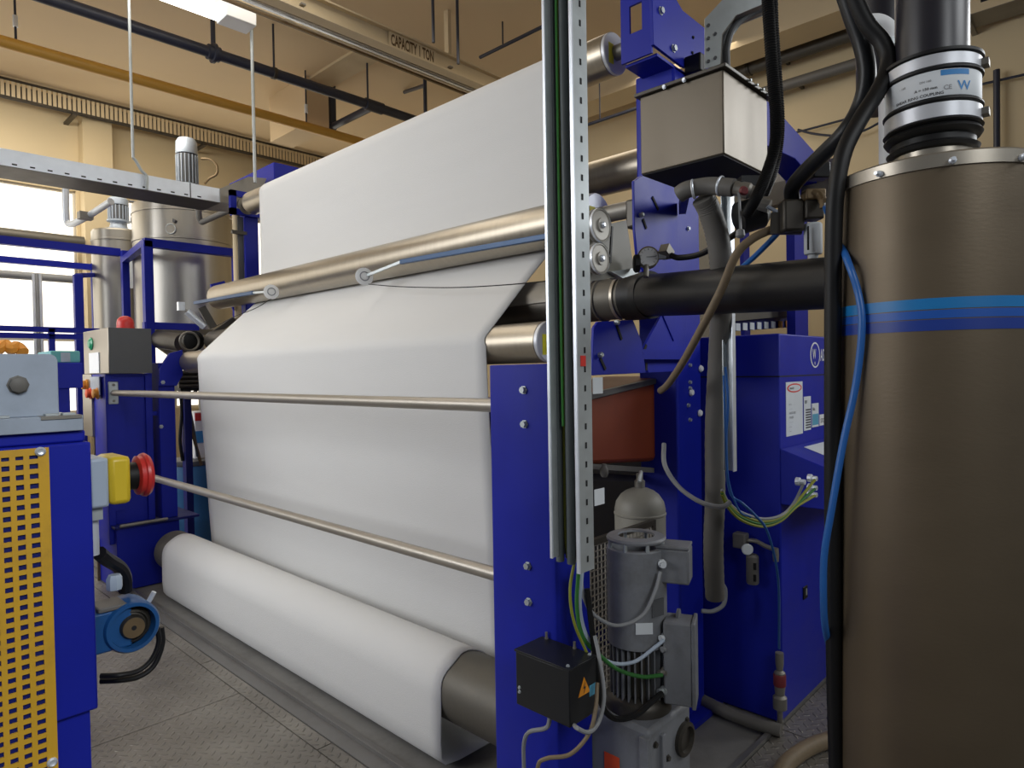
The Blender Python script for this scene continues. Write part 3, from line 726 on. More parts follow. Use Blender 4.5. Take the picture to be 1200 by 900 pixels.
for f0, f1 in ((.055, .26), (.765, .93)):
    part(col_, 'clamp', MB().lathe((TX, TY, zb_ + seg * f0), (0, 0, 1), [(.0935, 0), (.0950, .001), (.0950, seg * (f1 - f0) - .001), (.0935, seg * (f1 - f0))], 56, caps=False), M['capw'], 'shiny steel clamp band')
wr = part(col_, 'label_wrap', MB().lathe((TX, TY, zb_ + seg * .34), (0, 0, 1), [(.0932, 0), (.0936, .001), (.0936, seg * .36 - .001), (.0932, seg * .36)], 56, caps=False), M['paper'], 'printed white label')
vd = V((-TX, -TY, 0)).normalized(); base_a = math.atan2(vd.y, vd.x)
def wrap_text(body, a_start, z, size, m, r=.0942, parent=wr):
    """lettering bent round the coupling; angle in degrees from the direction of the viewer, left to right"""
    t = text_mesh(body, (0, 0, 0), (1, 0, 0), (0, 1, 0), size)
    mb = MB(); mb.f = t.f
    for p in t.v:
        a = base_a + math.radians(a_start) + p.x / r
        mb.v.append(V((TX + r * math.cos(a), TY + r * math.sin(a), z + p.y)))
    return part(parent, 'print', mb, m)
def wrap_patch(a0, a1, z0, z1, m, r=.0939, name='print'):
    mb = MB(); n = 8
    for i in range(n + 1):
        a = base_a + math.radians(a0 + (a1 - a0) * i / n)
        for z in (z0, z1): mb.v.append(V((TX + r * math.cos(a), TY + r * math.sin(a), z)))
    for i in range(n): mb.f.append((2 * i, 2 * i + 2, 2 * i + 3, 2 * i + 1))
    return part(wr, name, mb, m)
zl0 = zb_ + seg * .34; lh = seg * .36
wrap_patch(10, 46, zl0 + lh * .76, zl0 + lh * .97, M['inkb'])
wrap_text('W', 30, zl0 + lh * .18, lh * .50, M['inkb'])
wrap_text('CE', 13, zl0 + lh * .22, lh * .24, M['inkg'])
wrap_text('A = 150 mm', -20, zl0 + lh * .30, lh * .15, M['ink'])
wrap_text('SHEAR RING COUPLING', -46, zl0 + lh * .06, lh * .16, M['ink'])
wrap_text('DN 160', -14, zl0 + lh * .60, lh * .12, M['inkg'])
wrap_text('- 168', -40, zl0 + lh * .60, lh * .12, M['inkg'])
for zz_ in (zb_ + seg * .16, zb_ + seg * .84):
    a = base_a + math.radians(82)
    part(col_, 'clamp_screw', MB().box((TX + .098 * math.cos(a), TY + .098 * math.sin(a), zz_), (.018, .03, .014), Matrix.Rotation(a, 3, 'Z')), M['greymetal'])
ex = thing('exhaust_pipe', 'dark plastic pipe rising from the coupling above the tank', 'pipe', (TX, TY, ztop - .04))
part(ex, 'pipe', MB().cyl((TX, TY, ztop - .05), (TX, TY, ztop + .9), .0725, n=44), M['pipebk'])
# wide dark duct behind it, speckled with dust
du = at(1035, 20, d=2.0)
single('air_duct', MB().cyl((du.x, du.y, zpx(40) + .02), (du.x, du.y, 3.6), .075, n=32), M['pipebk'], 'second dark pipe behind the exhaust pipe, seen beside the hoses', 'pipe')
wpv = at(1041, 110, d=1.95)
wp_ = thing('drain_pipe', 'pale grey plastic pipe with elbow behind the tank', 'pipe', (wpv.x, wpv.y, 0))
zE = at(1041, 35, d=1.95).z
part(wp_, 'pipe', MB().cyl((wpv.x, wpv.y, -.006), (wpv.x, wpv.y, zE), .026, n=20), M['white'])
part(wp_, 'elbow', MB().tube([(wpv.x, wpv.y, zE - .04), (wpv.x, wpv.y, zE - .01), (wpv.x - .01, wpv.y + .02, zE + .015), (wpv.x - .03, wpv.y + .05, zE + .02)], .030, 16), M['white'])
part(wp_, 'hose_clip', MB().lathe((wpv.x, wpv.y, zE - .055), (0, 0, 1), [(.031, 0), (.031, .018)], 20), M['galv'])

# ================================================================== SUCTION PIPE, HOSE, GAUGE, PULLEYS
SX, SZ, SR = 2.30, 1.895, 0.088
ys0 = at(735, 345, X=SX).y
sp = thing('suction_pipe', 'dark oily suction pipe with slot plate under the sloping felt', 'pipe', (SX, 3.4, SZ - SR))
part(sp, 'pipe', MB().cyl((SX, ys0 + .12, SZ), (SX, 5.62, SZ), SR, n=40), M['darkmetal'])
part(sp, 'end_sleeve', MB().lathe((SX, ys0 + .125, SZ), (0, -1, 0), [(SR, 0), (SR + .004, .004), (SR + .004, .012), (SR - .002, .016), (SR - .002, .16), (SR - .02, .162)], 40), M['core'], 'bare metal end sleeve')
part(sp, 'slot_plate', MB().prism([(SX - .095, ys0 + .14, SZ + .005), (SX - .085, ys0 + .14, SZ + .045), (SX - .01, ys0 + .14, SZ + .115), (SX + .01, ys0 + .14, SZ + .09), (SX - .06, ys0 + .14, SZ + .03), (SX - .07, ys0 + .14, SZ - .002)], (0, 3.55, 0)).bevel(.003), M['greymetal'], 'grey slot plate')
part(sp, 'hose_clamp', MB().lathe((SX, ys0 + .03, SZ), (0, -1, 0), [(SR + .002, 0), (SR + .004, .002), (SR + .004, .014), (SR + .002, .016)], 40, caps=False), M['steel'])
for px, py in ((712, 338), (726, 337)):
    p = at(px, py, Y=ys0 + .10)
part(sp, 'latch_plate', MB().bar(at(705, 340, Y=ys0 + .10), at(734, 334, Y=ys0 + .03), .03, .012), M['greymetal'])
bolts(sp, [at(712, 334, Y=ys0 + .085), at(726, 332, Y=ys0 + .05)], (0, 0, 1), .008, .008, M['greymetal'])
hs = V((SX, ys0 - .02, SZ)); he = V((TX, TY, 1.6 + 101 / F * 1.60)) + V((0.01, .14, 0))
dirh = (he - hs).normalized()
ho = thing('suction_hose', 'thick black rubber hose from the suction pipe to the tank', 'hose', hs.lerp(he, .5))
part(ho, 'hose', MB().tube([hs, hs + V((0, -.10, 0)) * .6 + dirh * .05, hs.lerp(he, .35), hs.lerp(he, .7), he], (.089, .066), 32), M['black'])
part(ho, 'cuff', MB().tube([hs + V((0, .015, 0)), hs + V((0, -.05, 0)), hs + V((-.012, -.10, 0))], .095, 32), M['black'])
# pressure gauge
gp = at(760, 301, d=2.42)
vdir = (EYE - gp); vdir.z = 0; vdir.normalize(); vdir = (vdir + V((-.05, -.22, .1))).normalized()
ga = thing('pressure_gauge', 'round white dial pressure gauge on top of the suction pipe', 'gauge', gp + V((0, 0, -.05)))
part(ga, 'case', MB().lathe(gp, vdir, [(.030, -.028), (.040, -.024), (.040, 0), (.036, .002), (.035, -.002)], 28), M['steel'])
dl = part(ga, 'dial', MB().lathe(gp, vdir, [(.0345, -.003), (.0345, .0005)], 28), M['white'], 'white dial')
gu = V((0, 0, 1)); gr = gu.cross(vdir).normalized(); gu = vdir.cross(gr)
tick = MB()
for k in range(11):
    a = math.radians(225 - 27 * k); dd = gr * math.cos(a) + gu * math.sin(a)
    tick.bar(gp + dd * .025 + vdir * .001, gp + dd * .032 + vdir * .001, .002, .0008)
part(dl, 'scale_marks', tick, M['ink'])
part(dl, 'needle', MB().bar(gp - gr * .008 + vdir * .0015, gp + gr * .028 + vdir * .0015, .003, .001), M['ink'])
part(ga, 'stem', MB().cyl(gp - vdir * .012 + V((-.012, 0, -.03)), gp + V((-.02, 0, -.075)), .010, n=12), M['greymetal'])
kn = gp - gr * .042 - vdir * .01 + V((0, 0, -.02))
part(ga, 'knob', MB().lathe(kn, -gr, [(.028, -.012), (.034, -.008), (.034, .006), (.026, .012)], 9), M['black'], 'black knurled knob')
part(ga, 'side_fitting', MB().cyl(gp + gr * .036, gp + gr * .062, .012, n=8), M['galvb'])
cn = at(781, 295, d=2.41)
part(ga, 'plug', MB().box(cn, (.045, .035, .035), Matrix.Rotation(.6, 3, 'Y')), M['greymetal'])
cable('black_hose', [at(786, 299, d=2.40), at(796, 302, d=2.38), at(820, 298, d=2.3), at(846, 284, d=2.2), at(862, 274, d=2.15), at(880, 258, d=2.1)], .0105, M['black'], 'black hose from the gauge plug towards the valves', 'hose', 10)
# belt pulleys
YB = 1.36
pA, pB = at(704, 264, Y=YB), at(703, 303, Y=YB)
rA, rB = 17.5 / F * 2.45, 16 / F * 2.45
pl = thing('belt_drive', 'pair of grey belt pulleys beside the slotted tray edge', 'pulley', (pA.x, YB, pB.z - rB))
for nm, c, r in (('upper_pulley', pA, rA), ('lower_pulley', pB, rB)):
    q = part(pl, 'pulley', MB().lathe(c + V((0, .02, 0)), (0, -1, 0), [(r * 1.06, 0), (r * 1.06, .004), (r * .97, .006), (r * .97, .016), (r * 1.06, .018), (r * 1.06, .023), (r * .95, .025), (r * .90, .022), (r * .45, .022), (r * .42, .028), (r * .3, .028)], 36), M['palemetal'])
    part(q, 'hub_bolt', MB().lathe(c, (0, -1, 0), [(.012, .005), (.012, .014), (.006, .018)], 8), M['galvb'])
    part(q, 'rim_band', MB().lathe(c + V((0, .004, 0)), (0, -1, 0), [(r * 1.065, 0), (r * 1.07, .003), (r * 1.07, .006), (r * 1.065, .009)], 36, caps=False), M['galvb'], 'bright rim')
part(pl, 'belt', MB().bar(pA + V((rA * 1.10, -.004, .004)), pB + V((rB * 1.08, -.004, -.01)), .006, .009), M['black'], 'black belt')
bo = [at(690, 276, Y=1.40), at(716, 262, Y=1.40), at(734, 258, Y=1.40), at(744, 322, Y=1.40), at(690, 330, Y=1.40)]
part(pl, 'back_plate', MB().prism(bo, (0, .012, 0)), M['vessel'], 'dusty tan-grey plate')
part(pl, 'shaft', MB().cyl(pA + V((0, .01, 0)), pA + V((0, .14, 0)), .016, n=12), M['greymetal'])
part(pl, 'shaft', MB().cyl(pB + V((0, .01, 0)), pB + V((0, .14, 0)), .016, n=12), M['greymetal'])
part(pl, 'foot_bracket', MB().prism([at(716, 318, Y=1.38), at(745, 314, Y=1.38), at(748, 320, Y=1.38), at(730, 326, Y=1.38)], (0, .05, 0)), M['galv'])
fe = at(741, 247, X=2.376)
part(pl, 'bearing_block', MB().box(fe + V((.0, -.02, -.02)), (.08, .06, .12)).bevel(.01), M['darkmetal'])

# traverse bars with cord discs in front of the middle roller
def traverse(label, pa, pb, disc, cord, clab):
    XT = 2.225
    A, B = at(*pa, X=XT), at(*pb, X=XT)
    o = thing('guide_bar', label, 'bar', (XT, (A.y + B.y) / 2, min(A.z, B.z) - .02))
    part(o, 'bar', MB().bar(A, B, .022, .026).bevel(.003), M['barblue'])
    D = at(*disc, X=XT - .02)
    part(o, 'arm', MB().bar(D + V((.012, .01, .004)), B if (D - B).length < (D - A).length else A, .012, .014), M['galv'])
    q = part(o, 'cord_disc', MB().lathe(D, (-.35, -1, .15), [(.046, -.007), (.052, -.005), (.047, -.001), (.052, .004), (.046, .006), (.014, .006), (.014, .010)], 28), M['white'], 'white grooved cord disc')
    part(q, 'disc_slot', MB().ring(D + V((-.002, -.006, .001)), (-.35, -1, .15), .026, .0035, 24, 6), M['inkg'])
    part(o, 'cord', MB().tube([at(px, py, X=x) for px, py, x in cord], .0028, 6), M['black'], clab)
    return o
traverse('blue guide bar with white cord disc near the middle of the roller', (642, 277), (470, 307), (427, 324), [(432, 333, 2.20), (470, 336, 2.16), (530, 337, 2.12), (590, 334, 2.12), (645, 329, 2.16)], 'thin black cord')
traverse('blue guide bar with white cord disc at the far end of the roller', (228, 355), (297, 343), (318, 342), [(318, 350, 2.20), (300, 361, 2.16), (275, 371, 2.12), (250, 384, 2.10)], 'thin black cord')

# ================================================================== STAINLESS HOPPER
HX = 1.91
hc = at(848.5, 180, X=HX); ht = at(849.5, 80, X=HX)
yh0 = hc.y; yh1 = at(751, 200, X=HX).y
xh1 = at(900, 216, Y=yh0).x
hp = thing('hopper', 'stainless steel open hopper with folded rim above the valves', 'hopper', ((HX + xh1) / 2, (yh0 + yh1) / 2, hc.z))
zh0, zh1 = hc.z, ht.z
part(hp, 'box', MB().span((HX, yh0, zh0), (xh1, yh1, zh1)).bevel(.004), M['hopper'])
part(hp, 'rim', MB().span((HX - .014, yh0 - .014, zh1), (xh1 + .014, yh1 + .014, zh1 + .012)).bevel(.002), M['darkmetal'], 'dark folded rim')
bolts(hp, [(HX - .012, yh0 + (yh1 - yh0) * f, zh1 + .002) for f in (.42, .66)], (-1, 0, 0), .006, .006, M['galvb'], 'rim_bolt')
bolts(hp, [(HX + (xh1 - HX) * f, yh0 - .012, zh1 + .004) for f in (.45, .6, .75, .9)], (0, -1, 0), .004, .012, M['galv'], 'rim_bolt')
part(hp, 'bottom_plate', MB().span((HX + .004, yh0 + .004, zh0 - .004), (xh1 - .004, yh1 - .004, zh0)), M['dark'], 'bottom plate coloured near black as shade')  # shade under the stainless hopper painted as a near-black plate
hb_ = MB().bar((xh1 - .05, yh1 - .02, zh0 + .03), (2.62, 1.455, zh0 + .05), .03, .05)
part(hp, 'support_arm', hb_, M['darkmetal'])

# elbow and grey suction hoses under the hopper
eb = thing('pipe_elbow', 'dusty grey pipe elbow under the hopper with wire clip', 'pipe', at(830, 235, d=2.05))
part(eb, 'pipe', MB().tube([at(796, 228, d=2.1), at(806, 222, d=2.08), at(830, 218, d=2.05), at(848, 219, d=2.02), at(860, 220, d=2.0)], .027, 18), M['hosegrey'])
part(eb, 'clip', MB().lathe(at(811, 222, d=2.07), (at(830, 218, d=2.05) - at(811, 222, d=2.07)), [(.029, 0), (.031, .002), (.031, .006), (.029, .008)], 18, caps=False), M['galvb'])
part(eb, 'clip', MB().lathe(at(843, 218, d=2.03), (at(860, 220, d=2.0) - at(830, 218, d=2.05)), [(.029, 0), (.031, .002), (.031, .006), (.029, .008)], 18, caps=False), M['galvb'])
part(eb, 'union', MB().cyl(at(851, 219, d=2.02), at(866, 221, d=2.0), .022, n=10), M['greymetal'])
cable('grey_hose', [at(824, 232, d=2.08), at(832, 248, d=2.1), at(840, 275, d=2.12), at(845, 310, d=2.15), at(845, 360, d=2.25), at(842, 420, d=2.35), at(838, 500, d=2.42), at(838, 580, d=2.42), at(836, 640, d=2.45), at(838, 700, d=2.5)], .036, M['hosegrey'], 'thick grey hose hanging from the elbow down beside the blue column', 'hose', 18, .018, 12)
# hanging strut channel with blue air lines
chn = at(855, 345, d=2.28)
ztop_c, zbot_c = at(856, 222, d=2.28).z, at(857, 552, d=2.28).z
ch = thing('strut_channel', 'thin galvanised channel hanging beside the grey hose', 'channel', (chn.x, chn.y, zbot_c))
part(ch, 'web', MB().box((chn.x, chn.y, (ztop_c + zbot_c) / 2), (.004, .034, ztop_c - zbot_c), None), M['galv'])
part(ch, 'flange', MB().box((chn.x - .01, chn.y - .017, (ztop_c + zbot_c) / 2), (.024, .003, ztop_c - zbot_c)), M['galvb'])
part(ch, 'flange', MB().box((chn.x - .01, chn.y + .017, (ztop_c + zbot_c) / 2), (.024, .003, ztop_c - zbot_c)), M['galv'])
cable('air_line', [at(850, 430, d=2.22), at(853, 470, d=2.22), at(851, 520, d=2.22), at(855, 575, d=2.22), at(870, 590, d=2.2), at(884, 603, d=2.2), at(900, 625, d=2.22), at(912, 680, d=2.3), at(913, 760, d=2.5)], .0045, M['wblue'], 'thin blue air line running down from the channel past the regulator', 'hose')
cable('air_line', [at(848, 440, d=2.2), at(850, 500, d=2.2), at(853, 560, d=2.2), at(866, 598, d=2.2), at(880, 606, d=2.2)], .0035, M['wblue'], 'second thin blue air line along the channel edge', 'hose')

# ball valves in the cluster under the hopper
bv = thing('ball_valve', 'metal ball valve with dark red body right of the elbow', 'valve', at(872, 225, d=1.98))
part(bv, 'body', MB().lathe(at(858, 220, d=2.0), at(888, 226, d=1.97) - at(858, 220, d=2.0), [(.014, 0), (.020, .006), (.020, .02), (.024, .03), (.024, .05), (.018, .058), (.018, .075)], 14), M['greymetal'])
part(bv, 'cap', MB().lathe(at(871, 224, d=1.955), -FW, [(.013, 0), (.014, .004), (.010, .012)], 14), M['rust'], 'dark red cap')
part(bv, 'lever', MB().bar(at(866, 226, d=1.95), at(868, 272, d=1.95), .012, .005), M['cgrey'], 'grey lever')
part(bv, 'lever_grip', MB().lathe(at(867.5, 274, d=1.95), (0, 0, 1), [(.009, -.012), (.014, -.006), (.012, .01), (.006, .014)], 10), M['cgrey'])
part(bv, 'actuator', MB().lathe(at(880, 252, d=2.04), RT + V((0, 0, .3)), [(.03, -.05), (.05, -.04), (.05, .03), (.03, .05)], 16), M['black'], 'black actuator drum')
part(bv, 'actuator', MB().box(at(880, 214, d=2.02), (.075, .05, .03), rotm), M['blackg'])
v2 = thing('lever_valve', 'grey lever valve beside the orange clamp left of the filter', 'valve', at(900, 245, d=2.0))
part(v2, 'body', MB().cyl(at(885, 238, d=2.0), at(902, 242, d=1.98), .020, n=10), M['hosegrey'])
part(v2, 'lever', MB().bar(at(899, 242, d=1.96), at(921, 254, d=1.96), .014, .007), M['lgrey'], 'pale lever')
part(v2, 'clamp', MB().bar(at(916, 262, d=1.97), at(928, 254, d=1.97), .014, .014), M['orlt'], 'orange clamp')
fl_ = thing('air_filter', 'air filter unit with pale bowl and brass fittings left of the tank', 'filter', at(952, 300, d=1.85))
fb0, fb1 = at(953, 298, d=1.85), at(953, 262, d=1.85)
part(fl_, 'bowl', MB().lathe(fb0, (0, 0, 1), [(.012, -.012), (.014, -.002), (.022, 0), (.024, .006), (.024, fb1.z - fb0.z - .004), (.021, fb1.z - fb0.z)], 20), M['paper'], 'pale grey bowl')
part(fl_, 'slot', MB().box(at(947, 279, d=1.823), (.004, .004, .065), rotm), M['dark'], 'dark sight slot')
part(fl_, 'head', MB().box(at(951, 247, d=1.85), (.052, .05, .055), rotm).bevel(.006), M['darkmetal'])
part(fl_, 'manifold', MB().box(at(927, 254, d=1.86), (.06, .05, .09), rotm).bevel(.008), M['darkmetal'])
part(fl_, 'brass_block', MB().box(at(953, 229, d=1.84), (.055, .04, .03), rotm).bevel(.004), M['brass'])
part(fl_, 'brass_elbow', MB().tube([at(940, 233, d=1.84), at(950, 227, d=1.83), at(960, 228, d=1.82), at(965, 237, d=1.80)], .011, 10), M['brass'])
part(fl_, 'brass_nut', MB().lathe(at(966, 239, d=1.79), (0.0, 0.0, 1), [(.010, -.012), (.012, -.01), (.012, .012), (.009, .014)], 6), M['brass'])
part(fl_, 'coil', MB().box(at(959, 201, d=1.84), (.048, .045, .045), rotm).bevel(.004), M['blackg'], 'black solenoid coil')
part(fl_, 'bracket', MB().bar(at(903, 262, d=1.88), at(940, 262, d=1.86), .02, .06), M['darkmetal'])
def tank_d(px, gap):
    s_ = (px - 600) / F; x, d = 0.966, 1.519; R_ = TRR + gap
    A_ = s_ * s_ + 1; B_ = s_ * x + d; disc = B_ * B_ - A_ * (x * x + d * d - R_ * R_)
    return (B_ - math.sqrt(disc)) / A_ if disc > 0 else 1.55
cable('air_hose', [at(967, 242, d=1.79), at(978, 270, d=1.60), at(993, 305, d=tank_d(993, .02)), at(1006, 345, d=tank_d(1006, .014)), at(1010, 385, d=tank_d(1010, .013)), at(1003, 450, d=tank_d(1003, .013)), at(988, 520, d=tank_d(988, .03)), at(974, 600, d=1.48), at(966, 650, d=1.49), at(965, 700, d=1.5), at(967, 735, d=1.53), at(973, 760, d=1.60), at(984, 790, d=1.66)], .0078, M['wblue'], 'bright blue air hose curving down the front of the tank', 'hose', 12)
cable('air_hose', [at(925, 258, d=1.9), at(905, 280, d=1.95), at(885, 300, d=2.02), at(866, 318, d=2.1), at(850, 345, d=2.2)], .0085, M['wblue'], 'dark blue air hose crossing behind the tan braided hose', 'hose', 10)
cable('braided_hose', [at(938, 256, d=1.88), at(920, 266, d=1.9), at(902, 270, d=1.90), at(880, 281, d=1.90), at(862, 300, d=1.92), at(845, 340, d=1.95), at(822, 385, d=2.02), at(800, 425, d=2.2), at(783, 450, d=2.38), at(774, 458, d=2.45)], .0125, M['tan'], 'tan braided hose sloping across the suction hose to the orange tub', 'hose', 12)
cable('grey_lead', [at(778, 520, d=2.5), at(779, 545, d=2.45), at(795, 570, d=2.4), at(820, 588, d=2.3), at(845, 594, d=2.25), at(856, 588, d=2.25)], .0085, M['cgrey'], 'grey lead looping across the rear blue column', 'cable')

# ================================================================== BLACK HOSES FROM ABOVE
cable('corrugated_conduit', [at(898, -30, d=1.75), at(901, 20, d=1.75), at(905, 80, d=1.75), at(909, 130, d=1.75), at(908, 170, d=1.76), at(898, 205, d=1.80), at(886, 232, d=1.86), at(876, 250, d=1.95)], .0150, M['black'], 'black corrugated conduit hanging in front of the hopper, left one', 'conduit', 12, .09, 40)
cable('corrugated_conduit', [at(905, -30, d=1.80), at(907, 30, d=1.80), at(911, 90, d=1.80), at(914, 150, d=1.80), at(908, 195, d=1.82), at(896, 228, d=1.88)], .0120, M['black'], 'black corrugated conduit hanging in front of the hopper, right one', 'conduit', 12, .09, 40)
cable('thick_hose', [at(984, -25, d=1.62), at(999, 20, d=1.62), at(1011, 55, d=1.62), at(1016, 90, d=1.62), at(1008, 125, d=1.64), at(990, 155, d=1.66), at(965, 180, d=1.72), at(940, 205, d=1.80), at(928, 222, d=1.86), at(930, 240, d=1.88)], .021, M['blackg'], 'thick black hose swinging left to the filter unit', 'hose', 14)
cable('thick_hose', [at(992, -25, d=1.56), at(1014, 25, d=1.56), at(1034, 50, d=1.55), at(1041, 75, d=1.54), at(1030, 105, d=1.52), at(1008, 140, d=1.50), at(990, 175, d=1.49), at(981, 215, d=1.49), at(977, 270, d=1.50), at(976, 400, d=1.52), at(976, 600, d=1.54), at(978, 780, d=1.56), at(981, 900, d=1.57), at(984, 1000, d=1.58)], .0185, M['black'], 'thick black hose running straight down the edge of the tank', 'hose', 14)

# ladder bend of cable tray above the hopper
lt = thing('cable_ladder', 'galvanised cable tray bending over above the hopper', 'cable tray', at(835, 80, d=2.35))
o1 = [(826, 80), (826, 22), (850, -4), (905, -22)]
i1 = [(844, 76), (846, 40), (862, 18), (905, 0)]
DD = 2.35
def strip(pts_a, pts_b, depth, th):
    mb = MB(); k = len(pts_a)
    for i in range(k - 1):
        q = [at(*pts_a[i], d=depth), at(*pts_a[i + 1], d=depth), at(*pts_b[i + 1], d=depth), at(*pts_b[i], d=depth)]
        mb.prism(q, FW * th)
    return mb
part(lt, 'side_rail', strip(o1, i1, DD, .004), M['galv'])
o2 = [(x + 22, y + 4) for x, y in o1]; i2 = [(x + 10, y + 3) for x, y in i1]
part(lt, 'side_rail', strip([(846, 80), (848, 44), (864, 22), (905, 6)], [(853, 78), (856, 46), (869, 28), (905, 14)], DD + .10, .004), M['galv'])
fl3 = MB()
for (a, b) in (((844, 78), (846, 40)), ((846, 40), (862, 18)), ((862, 18), (905, 0))):
    A, B = at(*a, d=DD), at(*b, d=DD); fl3.prism([A, B, B + FW * .10, A + FW * .10], RT * .003)
part(lt, 'floor_panel', fl3, M['greymetal'])
for px, py in ((830, 72), (830, 58), (830, 45), (830, 30), (838, 68), (838, 40)):
    p = at(px, py, d=DD - .002)
    part(lt, 'bolt', MB().lathe(p, -FW, [(.006, 0), (.006, .005)], 6), M['dkgrey'])
cable('tray_cable', [at(852, 78, d=2.40), at(852, 55, d=2.40), at(860, 32, d=2.40), at(880, 16, d=2.40), at(910, 4, d=2.40)], .012, M['dkgrey'], 'dark cable lying in the bent tray above the hopper', 'cable', 10)
cable('tray_cable', [at(848, 78, d=2.42), at(847, 50, d=2.42), at(858, 26, d=2.42), at(882, 9, d=2.42), at(910, -3, d=2.42)], .009, M['cgrey'], 'grey cable lying in the bent tray above the hopper', 'cable', 10)
jbk = at(822, 74, Y=1.43)
single('junction_block', MB().span((jbk.x - .03, 1.42, jbk.z - .04), (jbk.x + .03, 1.499, jbk.z + .04)).bevel(.006), M['black'], 'small black block between the roller bracket and the bent tray', 'block')

fc = thing('frame_post', 'thin blue post behind the suction hose, left of the yellow strip', 'post', V((at(876, 350, Y=2.2).x, 2.2, 0)))
part(fc, 'post', MB().span((at(872, 350, Y=2.2).x, 2.2, 0), (at(879, 350, Y=2.2).x, 2.23, at(880, 245, Y=2.2).z)), M['blue'])
part(fc, 'foot', MB().span((at(870, 350, Y=2.2).x, 2.16, -.006), (at(882, 350, Y=2.2).x, 2.28, .02)), M['blue'])
yc = at(910, 350, Y=3.0)
ycx = thing('crane_column', 'tall yellow column in the background behind the filter unit', 'column', (yc.x + .1, 3.1, 0))
part(ycx, 'shaft', MB().span((at(907, 300, Y=3.0).x, 3.0, 0), (at(927, 300, Y=3.0).x, 3.05, at(890, 237, Y=3.0).z)), M['orlt'])
part(ycx, 'top_plate', MB().span((at(905, 300, Y=3.0).x, 2.98, at(890, 237, Y=3.0).z), (at(929, 300, Y=3.0).x, 3.08, at(890, 235, Y=3.0).z)), M['orlt'])
wpn = at(868, 255, Y=3.6)
pnl = thing('wall_cabinet', 'pale grey cabinet against the background left of the yellow column', 'cabinet', (wpn.x + .3, 3.8, 0))
part(pnl, 'body', MB().span((at(800, 300, Y=3.6).x, 3.6, 0), (at(915, 300, Y=3.6).x, 3.75, at(880, 252, Y=3.6).z)).bevel(.01), M['paper'])
part(pnl, 'door', MB().span((at(884, 300, Y=3.6).x, 3.585, .1), (at(906, 300, Y=3.6).x, 3.6, at(880, 256, Y=3.6).z)).bevel(.004), M['paper'])
rb_ = thing('rear_beam', 'brown steel beam crossing behind the hoses above the yellow column', 'beam', at(900, 225, X=4.6))
for i, (pa, pb, hh, mm) in enumerate((((850, 240), (985, 190), .16, 'core'), ((850, 222), (985, 172), .08, 'greymetal'))):
    A, B = at(*pa, X=4.6), at(*pb, X=4.6); B.z = A.z
    part(rb_, 'beam', MB().bar(A, B, .1, hh), M[mm])

# ================================================================== CONTROL CABINET WITH LABELS
CX, CY = 2.95, 1.17
zc1 = at(918, 391, Y=CY).z
cab = thing('control_cabinet', 'tall blue control cabinet with labels and sloping desk, left of the tank', 'cabinet', (CX + .5, CY + .22, 0))
part(cab, 'body', MB().span((CX, CY, .0), (CX + 1.1, CY + .46, zc1)).bevel(.006), M['blue'])
zj = at(918, 441, Y=CY).z
part(cab, 'panel_seam', MB().span((CX - .001, CY - .001, zj - .003), (CX + 1.1, CY + .46, zj + .003)), M['dark'], 'dark panel seam')
zd0, zd1, zd2 = at(918, 590, Y=CY).z, at(918, 525, Y=CY).z, at(918, 508, Y=CY).z
yd = CY - .20
dk = part(cab, 'desk', MB().prism([(CX, CY, zd0), (CX, yd, zd0), (CX, yd, zd1 - .07), (CX, CY, zd1)], (1.1, 0, 0)).bevel(.004), M['blue'])
dn = V((0, -.07, .2)).normalized()
part(dk, 'desk_sheet', MB().prism([(CX + .20, CY - .03, zd1 - .0095), (CX + .20, CY - .17, zd1 - .0585), (CX + .75, CY - .17, zd1 - .0585), (CX + .75, CY - .03, zd1 - .0095)], (0, -.0004, .001)), M['paper'], 'white sheet on the desk')
def cab_rect(x0p, x1p, yt, yb):
    """rectangle on the cabinet front from pixel bounds at its left edge"""
    a = at(x0p, yt, Y=CY); b = at(x1p, yb, Y=CY)
    return a.x, b.x, a.z, at(x0p, yb, Y=CY).z
def cab_label(x0p, x1p, yt, yb, m, lab):
    x0, x1, z1, z0 = cab_rect(x0p, x1p, yt, yb)
    return part(cab, 'label', MB().span((x0, CY - .002, z0), (x1, CY, z1)), m, lab), x0, x1, z0, z1
def front_text(par, body, x, z, size, m, wide=.9, y=CY - .0022):
    return part(par, 'print', text_mesh(body, (x, y, z), (1, 0, 0), (0, 0, 1), size, wide), m)
# far right machine arm
am = thing('gantry_support', 'pale blue sloping arm behind the black hoses, right of the hopper', 'arm', at(930, 215, d=3.2))
YA = 1.55
part(am, 'beam', MB().prism([at(893, 112, Y=YA), at(912, 130, Y=YA), at(985, 212, Y=YA), at(960, 218, Y=YA), at(932, 186, Y=YA), at(893, 168, Y=YA)], (0, .16, 0)).bevel(.004), M['blue'])
part(am, 'leg', MB().span((at(931, 250, Y=YA + .1).x, YA + .10, zc1 + .01), (at(946, 250, Y=YA + .1).x, YA + .155, at(930, 180, Y=YA).z)), M['blue'])
part(am, 'plate', MB().bar(at(962, 195, Y=YA - .01), at(990, 222, Y=YA - .01), .02, .03), M['galvb'], 'bright strip')
lb1, x0, x1, z0, z1 = cab_label(920.5, 940.5, 448, 512, M['paper'], 'tall white warning notice with red oval')
h = z1 - z0; wd = x1 - x0
ov = MB(); cxo, czo = (x0 + x1) / 2, z1 - h * .115
def oval(cx, cz, rx, rz, y, n=28): return [V((cx + rx * math.cos(2 * PI * i / n), y, cz + rz * math.sin(2 * PI * i / n))) for i in range(n)]
part(lb1, 'oval_ring', MB().prism(oval(cxo, czo, wd * .44, h * .085, CY - .0026), (0, .0005, 0)), M['redst'])
